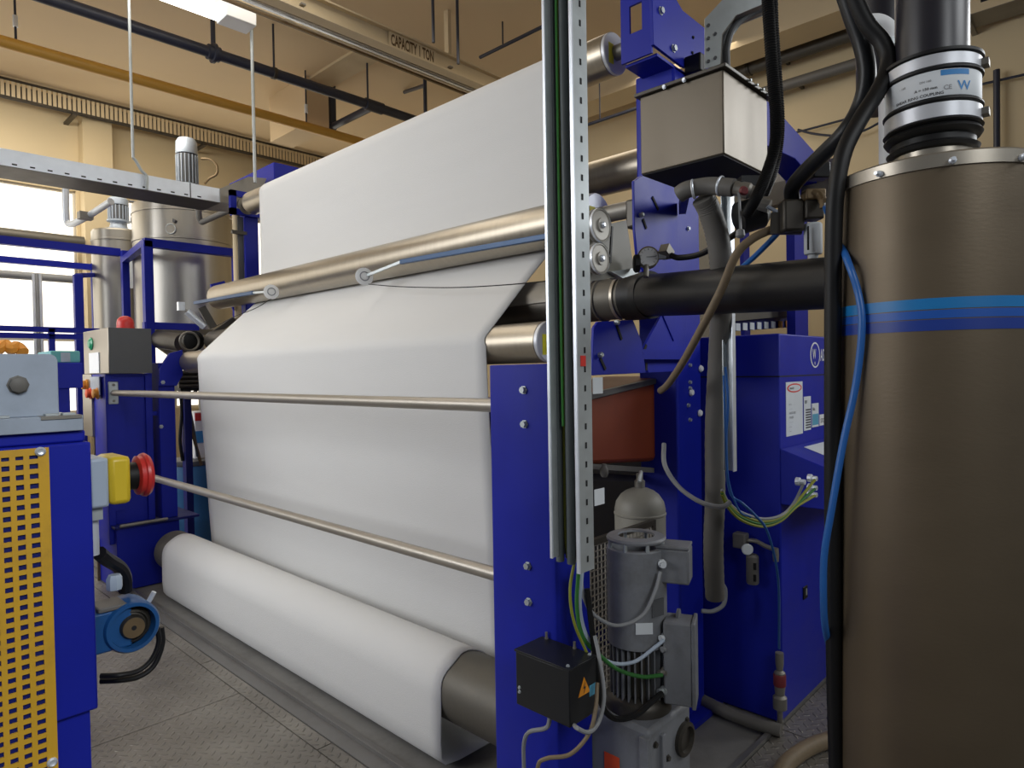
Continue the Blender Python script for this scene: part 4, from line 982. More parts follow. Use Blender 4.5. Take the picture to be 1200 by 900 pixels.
part(lb1, 'oval_field', MB().prism(oval(cxo, czo, wd * .37, h * .060, CY - .0031), (0, .0005, 0)), M['paper'])
front_text(lb1, 'DANGER', x0 + wd * .19, czo - h * .022, h * .055, M['ink'], .95, CY - .0034)
for i, tx in enumerate(('x / x', '- - - - -', 'HANDS AND', 'FINGERS', '- - - - - - -', '-------', '-----')):
    front_text(lb1, tx, x0 + wd * .18, z1 - h * (.43 + .083 * i), h * .058, M['inkg'])
lb2, x0, x1, z0, z1 = cab_label(941.5, 950, 465, 505, M['paper'], 'narrow label with black bars')
h = z1 - z0
part(lb2, 'bars', (lambda mb: [mb.span((x0 + (x1 - x0) * .25, CY - .0026, z0 + h * (.06 + .075 * k)), (x1 - .004, CY - .002, z0 + h * (.10 + .075 * k))) for k in range(8)] and mb)(MB()), M['ink'])
front_text(lb2, 'REV', x0 + .01, z1 - h * .2, h * .13, M['ink'])
lb3, x0, x1, z0, z1 = cab_label(951, 959, 473, 501, M['paper'], 'small label with blue lower half')
part(lb3, 'blue_field', MB().span((x0 + .005, CY - .0026, z0 + .01), (x1 - .005, CY - .002, z0 + (z1 - z0) * .55)), M['tealp'])
front_text(lb3, 'No.', x0 + .01, z1 - (z1 - z0) * .3, (z1 - z0) * .2, M['ink'])
lb4, x0, x1, z0, z1 = cab_label(960, 976, 486, 499, M['white'], 'white label at the tank edge')
front_text(lb4, 'STOP', x0 + .012, z0 + (z1 - z0) * .25, (z1 - z0) * .55, M['ink'])
# emblem: white oval ring, curl letter and lettering
a = at(955, 416, Y=CY)
rx, rz = at(960.5, 416, Y=CY).x - a.x, at(955, 401, Y=CY).z - a.z
em = part(cab, 'emblem', MB().prism(oval(a.x, a.z, rx, rz, CY - .0015), (0, .001, 0)), M['white'], 'white oval emblem')
part(em, 'emblem_field', MB().prism(oval(a.x, a.z, rx * .84, rz * .88, CY - .0022), (0, .0006, 0)), M['blue'])
front_text(em, 'W', a.x - rx * .62, a.z - rz * .30, rz * 1.1, M['white'], .62, CY - .0028)
front_text(em, 'e', a.x - rx * .25, a.z - rz * .75, rz * .5, M['white'], .9, CY - .0028)
front_text(cab, 'ASST', a.x + rx * 1.1, a.z - rz * .45, rz * 1.35, M['white'], .55, CY - .0012)
# door keyhole
kh = at(943, 694, Y=CY)
part(cab, 'lock', MB().box(kh + V((0, -.003, 0)), (.05, .006, .06)).bevel(.003), M['black'], 'black lock plate')
part(cab, 'lock_slot', MB().box(kh + V((.002, -.0075, .003)), (.012, .003, .03)), M['galv'])
# glands under the desk and green-yellow wires
gl_pts = [at(933, 564, Y=yd), at(947, 560, Y=yd), at(947, 571, Y=yd), at(947, 579, Y=yd)]
gnl = [part(cab, 'wire_gland', MB().lathe(g, (0, -1, 0), [(.016, 0), (.016, .014), (.010, .016), (.010, .034)], 10), M['galvb']) for g in gl_pts]
for i, (g, m, nm) in enumerate(zip(gl_pts, ('cgrey', 'gnyel', 'green', 'gnyel'), ('grey wire to the topmost left gland under the desk', 'yellow green wire to the upper right gland under the desk', 'green wire to the middle right gland under the desk', 'yellow green wire to the lowest gland under the desk'))):
    s = g + V((0, -.03, 0))
    o = 3 * i
    cable('earth_wire', [s, at(930 + o * .4, 590 + o * .4, d=2.55), at(915, 604 + o * .7, d=2.50), at(893, 608 + o, d=2.44), at(868, 600 + o, d=2.38), at(853, 588 + o * .7, d=2.33), at(846, 574 + o * .6, d=2.30)], .0055, M[m], nm, 'wire')
# added dark filler body: covers the bright gap behind and blocks floor light
sbx = thing('dark_filler_body', 'dark blue filler body added behind the columns to darken the gap', 'machine', (3.9, 3.4, 0))
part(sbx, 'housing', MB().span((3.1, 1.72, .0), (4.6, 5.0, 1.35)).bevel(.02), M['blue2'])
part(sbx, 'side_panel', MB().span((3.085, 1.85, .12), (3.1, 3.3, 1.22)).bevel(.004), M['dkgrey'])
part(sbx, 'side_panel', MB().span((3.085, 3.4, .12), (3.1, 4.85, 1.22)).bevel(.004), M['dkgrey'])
# hazard strip of label plates on top edge behind suction hose
lp = thing('terminal_strip', 'row of small white and orange tags above the cabinet top', 'terminal strip', at(885, 385, Y=1.75))
for k in range(8):
    x = 862 + k * 8.4
    A = at(x, 383 - k * .5, Y=1.80)
    part(lp, 'tag', MB().box(A + V((.03, 0, 0)), (.062, .006, .045)), M['paper'] if k < 6 else M['orlt'])
A = at(855, 378, Y=1.81); B = at(935, 374, Y=1.81)
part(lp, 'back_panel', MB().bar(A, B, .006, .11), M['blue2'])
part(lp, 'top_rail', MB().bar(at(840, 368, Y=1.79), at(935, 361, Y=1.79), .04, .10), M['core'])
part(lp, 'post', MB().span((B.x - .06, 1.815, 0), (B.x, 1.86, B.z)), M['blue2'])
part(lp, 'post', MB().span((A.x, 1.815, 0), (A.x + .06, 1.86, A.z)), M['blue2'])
# regulators low down
rg_ = thing('regulator', 'small air regulator with dial gauge on the dark cabinet side', 'regulator', at(882, 680, X=CX - .05))
XR = CX - .03
rp = at(868, 633, X=XR)
part(rg_, 'body', MB().box(rp, (.05, .06, .07)).bevel(.006), M['hosegrey'])
gq = at(876, 644, X=XR - .03)
part(rg_, 'dial', MB().lathe(gq, (-.75, -.65, 0), [(.024, -.012), (.026, 0), (.022, .004)], 20), M['paper'], 'small pale dial')
q0_, q1_ = at(882, 684, X=XR), at(882, 652, X=XR)
part(rg_, 'bowl', MB().lathe(q0_, (0, 0, 1), [(.024, 0), (.028, .006), (.028, q1_.z - q0_.z), (.02, q1_.z - q0_.z + .01)], 18), M['hosegrey'])
for f in (.28, .7):
    part(rg_, 'slot', MB().box(q0_.lerp(q1_, f) + V((-.022, -.02, 0)), (.006, .012, .03)), M['dark'], 'dark slot')
part(rg_, 'pipe', MB().tube([at(868, 633, X=XR), at(885, 634, X=XR), at(897, 640, X=XR), at(911, 645, X=XR)], .010, 10), M['greymetal'])
part(rg_, 'tee', MB().lathe(at(909, 650, X=XR), (0, 0, 1), [(.012, -.03), (.014, 0), (.012, .03)], 10), M['greymetal'])
bt = thing('drain_valve', 'small drain valve with rusty red collar at the cabinet corner', 'valve', at(914, 830, X=CX - .05))
bb0, bb1 = at(914, 830, X=CX - .05), at(914, 765, X=CX - .05)
part(bt, 'body', MB().lathe(bb0, (0, 0, 1), [(.03, 0), (.03, .05), (.02, .06), (.024, .10), (.024, .16), (.014, .17), (.018, .2), (.018, bb1.z - bb0.z)], 14), M['greymetal'])
part(bt, 'collar', MB().lathe(bb0 + V((0, 0, .10)), (0, 0, 1), [(.024, 0), (.027, .004), (.027, .05), (.024, .055)], 14), M['rust'], 'rusty red collar')
part(bt, 'standpipe', MB().cyl((bb0.x, bb0.y, -.006), bb0 + V((0, 0, .01)), .012, n=10), M['greymetal'])
cable('grey_lead', [at(822, 716, d=3.0), at(836, 716, d=3.0), at(848, 708, d=3.0), at(850, 692, d=3.0), at(846, 684, d=3.0)], .010, M['cgrey'], 'short grey lead hooked behind the rear blue column low down', 'cable')
cable('floor_pipe', [at(822, 820, Z=.03), at(850, 834, Z=.03), at(885, 848, Z=.03), at(915, 856, Z=.03)], .028, M['hosegrey'], 'grey pipe lying on the concrete by the cabinet foot', 'pipe', 14)
cable('floor_hose', [at(905, 960, Z=.03), at(916, 905, Z=.03), at(935, 884, Z=.03), at(962, 870, Z=.03), at(1000, 862, Z=.03), at(1060, 862, Z=.03)], .032, M['tan'], 'brown hose lying on the plate floor beside the tank', 'hose', 14)

# ================================================================== SAFETY RAILS AND FAR STAND
XRl = 1.53
def rail(label, pa, zoff=0):
    p = at(*pa, X=XRl)
    o = thing('guard_rail', label, 'rail', (XRl, 3.5, p.z - .02))
    part(o, 'tube', MB().cyl((XRl, yf - .002, p.z), (XRl, 5.588, p.z), .0225, n=24), M['rail'])
    fl = part(o, 'flange', MB().span((XRl - .034, 5.585, p.z - .085), (XRl + .034, 5.598, p.z + .085)).bevel(.01), M['galv'])
    for dz in (-.06, .06):
        part(fl, 'screw', MB().lathe((XRl, 5.586, p.z + dz), (0, -1, 0), [(.010, 0), (.010, .006), (.006, .008)], 10), M['greymetal'])
    return o
rail('upper stainless guard rail crossing in front of the felt', (560, 474.5))
rail('lower stainless guard rail crossing in front of the felt', (560, 667))

YS = 5.6
sx0, sx1 = at(123, 437, Y=YS).x, at(178, 437, Y=YS).x
zs_ = at(150, 438, Y=YS).z
es = thing('end_stand', 'far blue stand holding the ends of the guard rails', 'stand', ((sx0 + sx1) / 2, YS + .15, 0))
part(es, 'back_panel', MB().span((sx0 + .01, YS + .02, .35), (sx1 - .01, YS + .34, zs_ - .01)), M['blue'])
part(es, 'flange', MB().span((sx0, YS, .35), (sx0 + .05, YS + .02, zs_)).bevel(.004), M['blue'])
part(es, 'flange', MB().span((sx1 - .05, YS, .35), (sx1, YS + .02, zs_)).bevel(.004), M['blue'])
part(es, 'rail_plate', MB().span((sx0 + .01, YS - .002, .60), (sx0 + .12, YS + .02, zs_ - .04)), M['blue'])
part(es, 'top_plate', MB().span((sx0, YS, zs_ - .02), (sx1, YS + .34, zs_)), M['blue'])
lx0, lx1 = at(134, 622, Y=5.52).x, at(233, 608, Y=5.52).x
zl_ = at(134, 618, Y=5.52).z
part(es, 'base_box', MB().span((lx0 + .02, 5.54, 0), (lx1 - .14, YS + .40, zl_ - .02)).bevel(.006), M['blue'])
part(es, 'ledge', MB().span((lx0, 5.50, zl_ - .02), (lx1, YS + .4, zl_)).bevel(.004), M['blue2'])
part(es, 'ledge_bar', MB().cyl((lx0 + .03, 5.49, zl_ + .006), (lx0 + .36, 5.49, zl_ + .006), .012, n=10), M['greymetal'])
# control box on the stand
YBx = 5.52
bx0, bx1 = at(127, 410, Y=YBx).x, at(177.5, 410, Y=YBx).x
bz0, bz1 = zs_ + .003, at(150, 384.5, Y=YBx).z
by1 = at(98, 410, X=bx0).y
cb = thing('control_box', 'stainless control box on the far blue stand with green lamp and switch', 'control box', ((bx0 + bx1) / 2, (YBx + by1) / 2, bz0))
part(cb, 'body', MB().span((bx0, YBx, bz0), (bx1, by1, bz1)).bevel(.004), M['steel'])
part(cb, 'end_panel', MB().span((bx0 + .004, YBx - .004, bz0), (bx1, YBx, bz1)), M['dkgrey'], 'dark grey end panel')
def side(px, py): return at(px, py, X=bx0)
gL = side(107, 403)
part(cb, 'lamp', MB().lathe(gL, (-1, 0, 0), [(.05, 0), (.05, .006), (.038, .012), (.03, .02)], 18), mat('green_lamp', (.02, .35, .16), .3, var=0), 'green lamp')
s0, s1 = side(105, 414), side(117, 437)
part(cb, 'switch_plate', MB().span((bx0 - .006, s1.y, s1.z), (bx0, s0.y, s0.z)), M['galvb'])
# lower button panel
pz1, pz0 = bz0 - .001, at(110, 512, X=sx0).z
py0, py1 = at(121, 470, X=sx0).y, at(98, 470, X=sx0).y
py0 = max(py0, YS + .345)
bp = thing('button_panel', 'stainless button panel hanging below the control box', 'panel', (sx0, (py0 + py1) / 2, pz0))
part(bp, 'plate', MB().span((sx0 - .006, py0, pz0), (sx0 + .05, py1, pz1)).bevel(.003), M['steel'])
d0, d1 = at(106, 418, X=sx0 - .006), at(117, 440, X=sx0 - .006)
e0, e1 = at(106, 424, X=sx0 - .006), at(117, 441, X=sx0 - .006)
part(bp, 'display', MB().span((sx0 - .012, e1.y, pz1 - .16), (sx0 - .006, e0.y, pz1 - .02)), M['lgrey'])
for (px, py), m, lab in (((102, 451), 'orlt', 'orange knob'), ((107, 461), 'orst', 'red push button'), ((115, 461), 'orlt', 'orange push button')):
    q = at(px, py, X=sx0 - .006)
    part(bp, 'button', MB().lathe(q, (-1, 0, 0), [(.045, 0), (.045, .01), (.035, .012), (.035, .035), (.02, .04)], 14), M[m], lab)
bk = at(147, 382, Y=YBx + .1)
bc = thing('beacon', 'red domed warning beacon on top of the control box', 'lamp', (bk.x, bk.y, bz1))
part(bc, 'base', MB().lathe((bk.x, bk.y, bz1), (0, 0, 1), [(.062, 0), (.062, .014)], 20), M['red'])
part(bc, 'dome', MB().lathe((bk.x, bk.y, bz1 + .014), (0, 0, 1), [(.058, 0), (.060, .03), (.054, .055), (.038, .075), (.015, .084), (.001, .085)], 20), M['red'])
# second far upright with roller bearing
u0, u1 = at(188, 470, Y=5.52).x, at(207, 470, Y=5.52).x
fu = thing('far_upright', 'narrow blue upright at the far end holding the lower steel roller', 'post', ((u0 + u1) / 2, 5.62, 0))
part(fu, 'post', MB().span((u0, 5.55, zl_), (u1, 5.74, at(200, 425, Y=5.52).z)).bevel(.006), M['blue'])
pts = [at(187, 432, Y=5.51), at(199, 414, Y=5.51), at(214, 410, Y=5.51), at(214, 440, Y=5.51), at(207, 452, Y=5.51), at(187, 452, Y=5.51)]
part(fu, 'bearing_plate', MB().prism(pts, (0, .03, 0)), M['blue'])
part(fu, 'bearing', MB().lathe((LR[0], 5.545, LR[1]), (0, -1, 0), [(.075, 0), (.075, .03), (.05, .035)], 20), M['greymetal'])
bolts(fu, [at(191, 448, Y=5.51), at(189, 463, Y=5.55), at(189, 500, Y=5.55)], (0, -1, 0), .012, .01, M['galv'])
part(fu, 'cross_bar', MB().span((sx1, 5.60, at(180, 487, Y=5.6).z), (u0, 5.66, at(180, 482, Y=5.6).z)), M['blue'])
# drum and clutter behind
dr = at(228, 575, Y=6.6)
dzt = at(228, 538, Y=6.6).z
dru = thing('drum', 'blue plastic drum behind the far end of the felt', 'drum', (dr.x, dr.y, 0))
rD = .24
part(dru, 'body', MB().lathe((dr.x, dr.y, -.006), (0, 0, 1), [(rD * .94, 0), (rD, .03), (rD, dzt * .3), (rD * 1.03, dzt * .33), (rD, dzt * .36), (rD, dzt * .66), (rD * 1.03, dzt * .69), (rD, dzt * .72), (rD, dzt - .05), (rD * .94, dzt)], 32), M['barrel'])
part(dru, 'lid_ring', MB().lathe((dr.x, dr.y, dzt - .04), (0, 0, 1), [(rD * 1.02, 0), (rD * 1.04, .01), (rD * 1.02, .045), (rD * .9, .05)], 32), M['dkgrey'])
for i, (pts, m, lab) in enumerate((
    ([(212, 455), (216, 485), (226, 510), (236, 545)], 'brass', 'brown hose hanging behind the far upright'),
    ([(210, 452), (213, 480), (211, 515), (214, 540)], 'black', 'black hose hanging beside the far upright'),
    ([(232, 455), (222, 470), (226, 500), (232, 535)], 'dkgrey', 'dark hose hanging behind the felt edge'))):
    cable('hanging_hose', [at(px, py, Y=6.1) for px, py in pts], .014, M[m], lab, 'hose')
dkb = thing('pump_block', 'dark ribbed pump block behind the far roller end', 'pump', (at(222, 450, Y=6.0).x, 6.1, at(222, 452, Y=5.95).z))
for k in range(4):
    a = at(209, 437 + 5.2 * k, Y=5.95); b = at(236, 437 + 5.2 * k, Y=5.95)
    part(dkb, 'rib', MB().cyl(a, V((b.x, a.y, a.z)), .018, n=12), M['darkmetal'])
part(dkb, 'body', MB().span((at(210, 440, Y=6).x, 5.98, at(222, 458, Y=6).z), (at(236, 440, Y=6).x, 6.2, at(222, 434, Y=6).z)), M['black'])
part(dkb, 'stand', MB().span((at(218, 440, Y=6).x, 6.05, 0), (at(226, 440, Y=6).x, 6.13, at(222, 458, Y=6).z)), M['blue2'])
cn_ = thing('canister', 'white and blue canister on the drum with a red mark', 'canister', (dr.x + .08, dr.y, dzt + .01))
cpx = at(234, 510, Y=6.55)
part(cn_, 'body', MB().span((at(228, 510, Y=6.5).x, 6.5, dzt + .01), (at(240, 510, Y=6.5).x, 6.66, at(234, 482, Y=6.5).z)).bevel(.01), M['white'])
part(cn_, 'blue_label', MB().span((at(228, 510, Y=6.5).x, 6.496, at(234, 519, Y=6.5).z), (at(240, 510, Y=6.5).x, 6.50, at(234, 505, Y=6.5).z)), M['inkb'])
part(cn_, 'red_mark', MB().span((at(229, 510, Y=6.5).x, 6.496, at(234, 493, Y=6.5).z), (at(236, 510, Y=6.5).x, 6.50, at(234, 484, Y=6.5).z)), M['red'])

# far side frame with roller ends
YF = 5.60
fx0, fx1 = at(287, 280, Y=YF).x, at(303, 280, Y=YF).x
ff = thing('roller_tower', 'tall blue far frame carrying the upper roller, square bracket at its top', 'frame', ((fx0 + fx1) / 2, YF + .1, 0))
zf1 = at(290, 252, Y=YF).z
part(ff, 'post', MB().span((fx0, YF, 0), (fx1, YF + .16, zf1)).bevel(.004), M['blue'])
ps = MB().span((fx0 - .05, YF + .02, at(290, 345, Y=YF).z), (fx0 - .004, YF + .03, zf1 - .02))
part(ff, 'perforated_strip', ps, M['dkgrey'])
bz0_, bz1_ = at(272, 250, Y=5.56).z, at(272, 222, Y=5.56).z
qx0, qx1 = at(270.5, 240, Y=5.56).x, at(303, 240, Y=5.56).x
br = MB().span((qx0, 5.56, bz0_), (qx1 + .06, 5.60, bz0_ + .05)).span((qx0, 5.56, bz0_), (qx0 + .05, 5.60, bz1_)).span((qx0, 5.56, bz1_ - .05), (qx1 + .06, 5.60, bz1_)).span((qx1 + .01, 5.56, bz0_), (qx1 + .06, 5.60, bz1_))
part(ff, 'roller_bracket', br, M['blue'])
part(ff, 'bearing', MB().lathe((TR[0], 5.57, TR[1]), (0, -1, 0), [(.075, -.02), (.075, .015), (.05, .02), (.05, .0)], 20), M['greymetal'])
part(ff, 'guide_plate', MB().prism([at(269, 352, Y=5.78), at(331, 349, Y=5.78), at(331, 378, Y=5.78), at(281, 381, Y=5.78)], (0, .02, 0)), M['blue'])
part(ff, 'guide_plate', MB().prism([at(247, 333, Y=5.73), at(263, 329, Y=5.73), at(270, 345, Y=5.73), at(250, 347, Y=5.73)], (0, .02, 0)), M['blue'])
bxn = at(322, 204, Y=5.62)
fbx = thing('far_housing', 'blue steel housing peeking over the top far corner of the felt', 'box', (bxn.x, 5.8, at(322, 230, Y=5.66).z))
hx0, hx1 = at(321, 200, Y=5.66).x, at(352, 200, Y=5.66).x
part(fbx, 'body', MB().span((hx0, 5.66, at(322, 232, Y=5.66).z), (hx1 + .25, 6.6, at(322, 190, Y=5.66).z)).bevel(.006), M['blue'])
part(fbx, 'foot', MB().span((hx0 + .1, 5.70, 0), (hx0 + .25, 5.9, at(322, 232, Y=5.66).z)), M['blue'])
vpz0, vpz1 = at(281, 328, Y=5.62).z, at(281, 252, Y=5.62).z
vpx = at(281, 290, Y=5.62).x
vp = thing('riser_pipe', 'cream painted riser pipe with dark clip beside the far frame', 'pipe', (vpx, 5.66, vpz0))
part(vp, 'pipe', MB().cyl((vpx - .01, 5.66, 0), (vpx - .01, 5.66, vpz1), .030, n=18), M['beam'])
part(vp, 'clip', MB().span((vpx - .07, 5.60, at(281, 275, Y=5.62).z), (vpx + .06, 5.626, at(281, 271, Y=5.62).z)), M['darkmetal'])
# pneumatic cylinder and linkage at the far end of the suction pipe
pc = thing('pneumatic_cylinder', 'silver pneumatic cylinder tilted at the far end of the suction slot', 'cylinder', at(225, 395, Y=5.75))
pa_, pb_ = at(212, 359, Y=5.72), at(240, 383, Y=5.68)
part(pc, 'barrel', MB().cyl(pa_.lerp(pb_, .25), pb_, .030, n=16), M['galvb'])
part(pc, 'rod', MB().cyl(pa_, pa_.lerp(pb_, .3), .012, n=10), M['steel2'])
part(pc, 'clevis', MB().box(pa_, (.05, .04, .07)), M['galvb'])
part(pc, 'arm', MB().bar(at(236, 360, Y=5.68), at(250, 384, Y=5.66), .05, .06), M['darkmetal'])
part(pc, 'arm', MB().bar(at(240, 398, Y=5.70), at(274, 374, Y=5.66), .06, .04), M['darkmetal'])
part(pc, 'housing', MB().lathe(at(222, 400, Y=5.82), (0, -1, 0), [(.085, 0), (.085, .10), (.06, .11)], 20), M['black'])
part(pc, 'ring', MB().ring(at(222, 400, Y=5.70), (0, 1, 0), .075, .010, 24, 8), M['greymetal'])
cable('exhaust_duct', [at(176, 396, d=6.9), at(195, 399, d=6.6), at(215, 402, d=6.4)], .09, M['darkmetal'], 'dark duct running left behind the control box', 'duct', 18)

# ================================================================== FAR STAINLESS VESSELS, BLUE PIPE FRAMES
def wpos(px, d): 
    p = at(px, 440, d=d); return p
vA = wpos(221, 7.9); rAv = 54 / F * 7.9
def zat(px, py, d): return at(px, py, d=d).z
va = thing('mixing_vessel', 'big stainless mixing vessel with grey agitator motor on its lid', 'vessel', (vA.x, vA.y, 0))
zA1, zA0 = zat(221, 246, 7.9), zat(221, 392, 7.9)
part(va, 'shell', MB().lathe((vA.x, vA.y, zA0), (0, 0, 1), [(rAv * .25, -.32), (rAv * .9, -.02), (rAv, .03), (rAv, zA1 - zA0 - .02), (rAv * .97, zA1 - zA0)], 56), M['steel2'])
part(va, 'lid_band', MB().lathe((vA.x, vA.y, zA1 - .13), (0, 0, 1), [(rAv, 0), (rAv + .008, .004), (rAv + .008, .016), (rAv, .02)], 56, caps=False), M['steel2'])
part(va, 'mid_band', MB().lathe((vA.x, vA.y, zat(221, 290, 7.9)), (0, 0, 1), [(rAv, 0), (rAv + .01, .004), (rAv + .01, .03), (rAv, .034)], 56, caps=False), M['steel2'])
part(va, 'manhole_handle', MB().ring(at(200, 268, d=7.33), FW, .055, .008, 24, 8), M['galv'])
part(va, 'manhole_clamp', MB().bar(at(196, 252, d=7.4), at(206, 260, d=7.33), .03, .03), M['dkgrey'])
for k in range(3):
    a = 2 * PI * k / 3 + .5
    part(va, 'leg', MB().cyl((vA.x + rAv * .8 * math.cos(a), vA.y + rAv * .8 * math.sin(a), -.006), (vA.x + rAv * .8 * math.cos(a), vA.y + rAv * .8 * math.sin(a), zA0 + .02), .05, n=12), M['steel2'])
def agit(px, d, y_top, y_bot, rpx, label, zbase):
    c = wpos(px, d); r = rpx / F * d
    z1, z0 = zat(px, y_top, d), zat(px, y_bot, d)
    o = thing('agitator_motor', label, 'motor', (c.x, c.y, zbase))
    h = z1 - zbase
    part(o, 'gear_head', MB().lathe((c.x, c.y, zbase), (0, 0, 1), [(r * 1.5, 0), (r * 1.5, .03), (r * .9, .05), (r * .8, h * .28), (r * 1.15, h * .30), (r * 1.15, h * .34), (r * .85, h * .36)], 24), M['lgrey'])
    part(o, 'stator', MB().lathe((c.x, c.y, zbase + h * .35), (0, 0, 1), [(r * .92, 0), (r * .92, h * .42)], 24), M['dkgrey'])
    for k in range(18):
        a = 2 * PI * k / 18; rot = Matrix.Rotation(a, 3, 'Z')
        part(o, 'fin', MB().box(V((c.x, c.y, zbase + h * .56)) + rot @ V((r * .96, 0, 0)), (r * .18, .008, h * .40), rot), M['lgrey'])
    part(o, 'fan_cover', MB().lathe((c.x, c.y, zbase + h * .78), (0, 0, 1), [(r * 1.02, 0), (r * 1.04, .01), (r * 1.0, h * .17), (r * .8, h * .22), (r * .3, h * .22)], 24), M['lgrey'])
    return o
agit(225.5, 7.9, 165, 212, 11.5, 'grey agitator motor on the big stainless vessel', zA1)
cable('motor_lead', [at(236, 186, d=7.8), at(246, 187, d=7.8), at(254, 194, d=7.8), at(254, 204, d=7.8), at(246, 209, d=7.8), at(240, 215, d=7.85)], .014, M['brass'], 'thin lead looping beside the big vessel motor', 'cable')
vB = wpos(144, 8.2); rBv = 28 / F * 8.2
zB1 = zat(144, 273, 8.2)
vb = thing('mixing_vessel', 'narrow stainless vessel further back, left of the big one', 'vessel', (vB.x, vB.y, 0))
part(vb, 'shell', MB().lathe((vB.x, vB.y, .5), (0, 0, 1), [(rBv * .3, -.3), (rBv, 0), (rBv, zB1 - .52), (rBv * .95, zB1 - .5)], 44), M['steel2'])
part(vb, 'lid_band', MB().lathe((vB.x, vB.y, zB1 - .14), (0, 0, 1), [(rBv, 0), (rBv + .01, .004), (rBv + .01, .02), (rBv, .024)], 44, caps=False), M['steel2'])
part(vb, 'stand', MB().lathe((vB.x, vB.y, -.006), (0, 0, 1), [(rBv * .7, 0), (rBv * .4, .25)], 24), M['steel2'])
pz = at(157, 322, d=8.5)
part(vb, 'notice', MB().box(at(157, 322, d=7.86), (.16, .012, .32), rotm), M['paper'], 'white paper notice')
agit(144, 8.2, 233, 270, 10.5, 'grey agitator motor on the narrow stainless vessel', zB1)
cable('motor_lead', [at(152, 236, d=8.1), at(164, 238, d=8.1), at(166, 246, d=8.1), at(156, 252, d=8.1), at(155, 262, d=8.1), at(166, 267, d=8.1)], .013, M['dkgrey'], 'dark lead looping beside the narrow vessel motor', 'cable')

pf = thing('vessel_frame', 'blue square-tube frame around the stainless vessels', 'frame', (3.0, 7.6, 0))
def xb_(pa, pb, Yp, s=.07, nm='beam'):
    A, B = at(*pa, Y=Yp), at(*pb, Y=Yp); zc_ = (A.z + B.z) / 2
    A.z = B.z = zc_
    return part(pf, nm, MB().bar(A, B, s, s), M['blue'])
Ya, Yb_ = 7.25, 8.5
xb_((168, 284), (277, 297), Ya, .085)
xb_((168, 379), (232, 386), Ya, .07)
def xp_(px, Yp, ytop, s, nm='post', ybot=None):
    A = at(px, ytop, Y=Yp); z0 = 0 if ybot is None else at(px, ybot, Y=Yp).z
    return part(pf, nm, MB().span((A.x - s / 2, Yp - s / 2, z0), (A.x + s / 2, Yp + s / 2, A.z)).bevel(.004), M['blue'])
xp_(172, Ya, 282, .085)
xp_(146, Yb_, 294, .075)
xp_(276, Ya, 293, .07)
A = at(172, 284, Y=Ya); B = at(146, 295, Y=Yb_); B.z = A.z
part(pf, 'beam', MB().bar(A, B, .07, .07), M['blue'])
rf = pf
pf = thing('walkway_frame', 'blue walkway frame with double rail before the bright windows', 'frame', (1.5, 8.6, 0))
for pa, pb, Yp, s in (((-40, 276), (140, 297), 8.62, .085), ((-40, 302), (111, 312), 9.2, .07), ((-40, 384), (116, 387.5), 7.6, .05), ((-40, 393), (98, 394), 7.6, .05)):
    xb_(pa, pb, Yp, s)
xp_(91, 8.62, 322, .085); xp_(110, 9.2, 309, .065)
A = at(91, 323, Y=8.62); 
part(pf, 'beam', MB().bar(at(91, 323, Y=8.62), at(112, 322, Y=9.2), .05, .05), M['blue'])
for px in (-20, 60):
    A = at(px, 385, Y=7.6); part(pf, 'post', MB().span((A.x - .025, 7.575, 0), (A.x + .025, 7.625, A.z)), M['blue'])

# galvanised trunking on hangers
YT0 = 5.75
tx1 = at(258, 235, Y=YT0).x
zt1, zt0 = at(0, 173, Y=YT0).z, at(0, 193, Y=YT0).z
tw = .36
tr = thing('cable_trunking', 'bright galvanised trunking hung along the aisle, underside coloured dark as shade', 'trunking', (.5, YT0 + tw / 2, zt0))
part(tr, 'side_panel', MB().span((-2.5, YT0, zt0), (tx1, YT0 + .006, zt1)), M['galvb'])
part(tr, 'side_panel', MB().span((-2.5, YT0 + tw, zt0), (tx1, YT0 + tw + .006, zt1)), M['galvb'])
part(tr, 'bottom_panel', MB().span((-2.5, YT0, zt0 - .004), (tx1, YT0 + tw + .006, zt0)), M['darkmetal'], 'underside with shade in its dark colour')  # shade below the galvanised trunking is put into the dark colour
part(tr, 'joint', MB().span((at(223, 220, Y=YT0).x - .004, YT0 - .003, zt0), (at(223, 220, Y=YT0).x + .004, YT0, zt1)), M['dkgrey'])
k = -1.0; slots = []
while k < tx1 - .1:
    slots.append(V((k, YT0 - .001, zt0 + .018))); k += .105
first = part(tr, 'slot', MB().box(slots[0], (.03, .002, .010)), M['dark'], 'dark slot')
for p in slots[1:]: copy_part(first, tr, p - slots[0])
eb0 = at(258, 232, Y=YT0)
part(tr, 'end_box', MB().prism([(tx1, YT0 - .01, zt0), (tx1 + .30, YT0 - .01, zt0 + .02), (tx1 + .42, YT0 - .01, zt1 + .17), (tx1 + .25, YT0 - .01, zt1 + .15), (tx1, YT0 - .01, zt1)], (0, tw, 0)), M['greymetal'])
def hanger(label, px, ytop, ybot, Yp, r, m, hook=False):
    A, B = at(px, ybot, Y=Yp), None
    o = thing('hanger_rod', label, 'rod', (A.x, Yp, A.z))
    part(o, 'rod', MB().cyl((A.x, Yp, A.z), (A.x, Yp, HC), r, n=10), M[m])
    part(o, 'ceiling_plate', MB().span((A.x - .03, Yp - .03, HC - .008), (A.x + .03, Yp + .03, HC)), M[m])
    if hook:
        part(o, 'hook', MB().tube([(A.x, Yp, A.z), (A.x + .02, Yp, A.z - .02), at(166, 200, Y=Yp), at(172, 207, Y=Yp), at(172, 222, Y=Yp)], .012, 8), M[m])
    return o
hanger('thin rod with a hook carrying the galvanised trunking', 156, 0, 185, YT0 - .03, .011, 'galv', True)
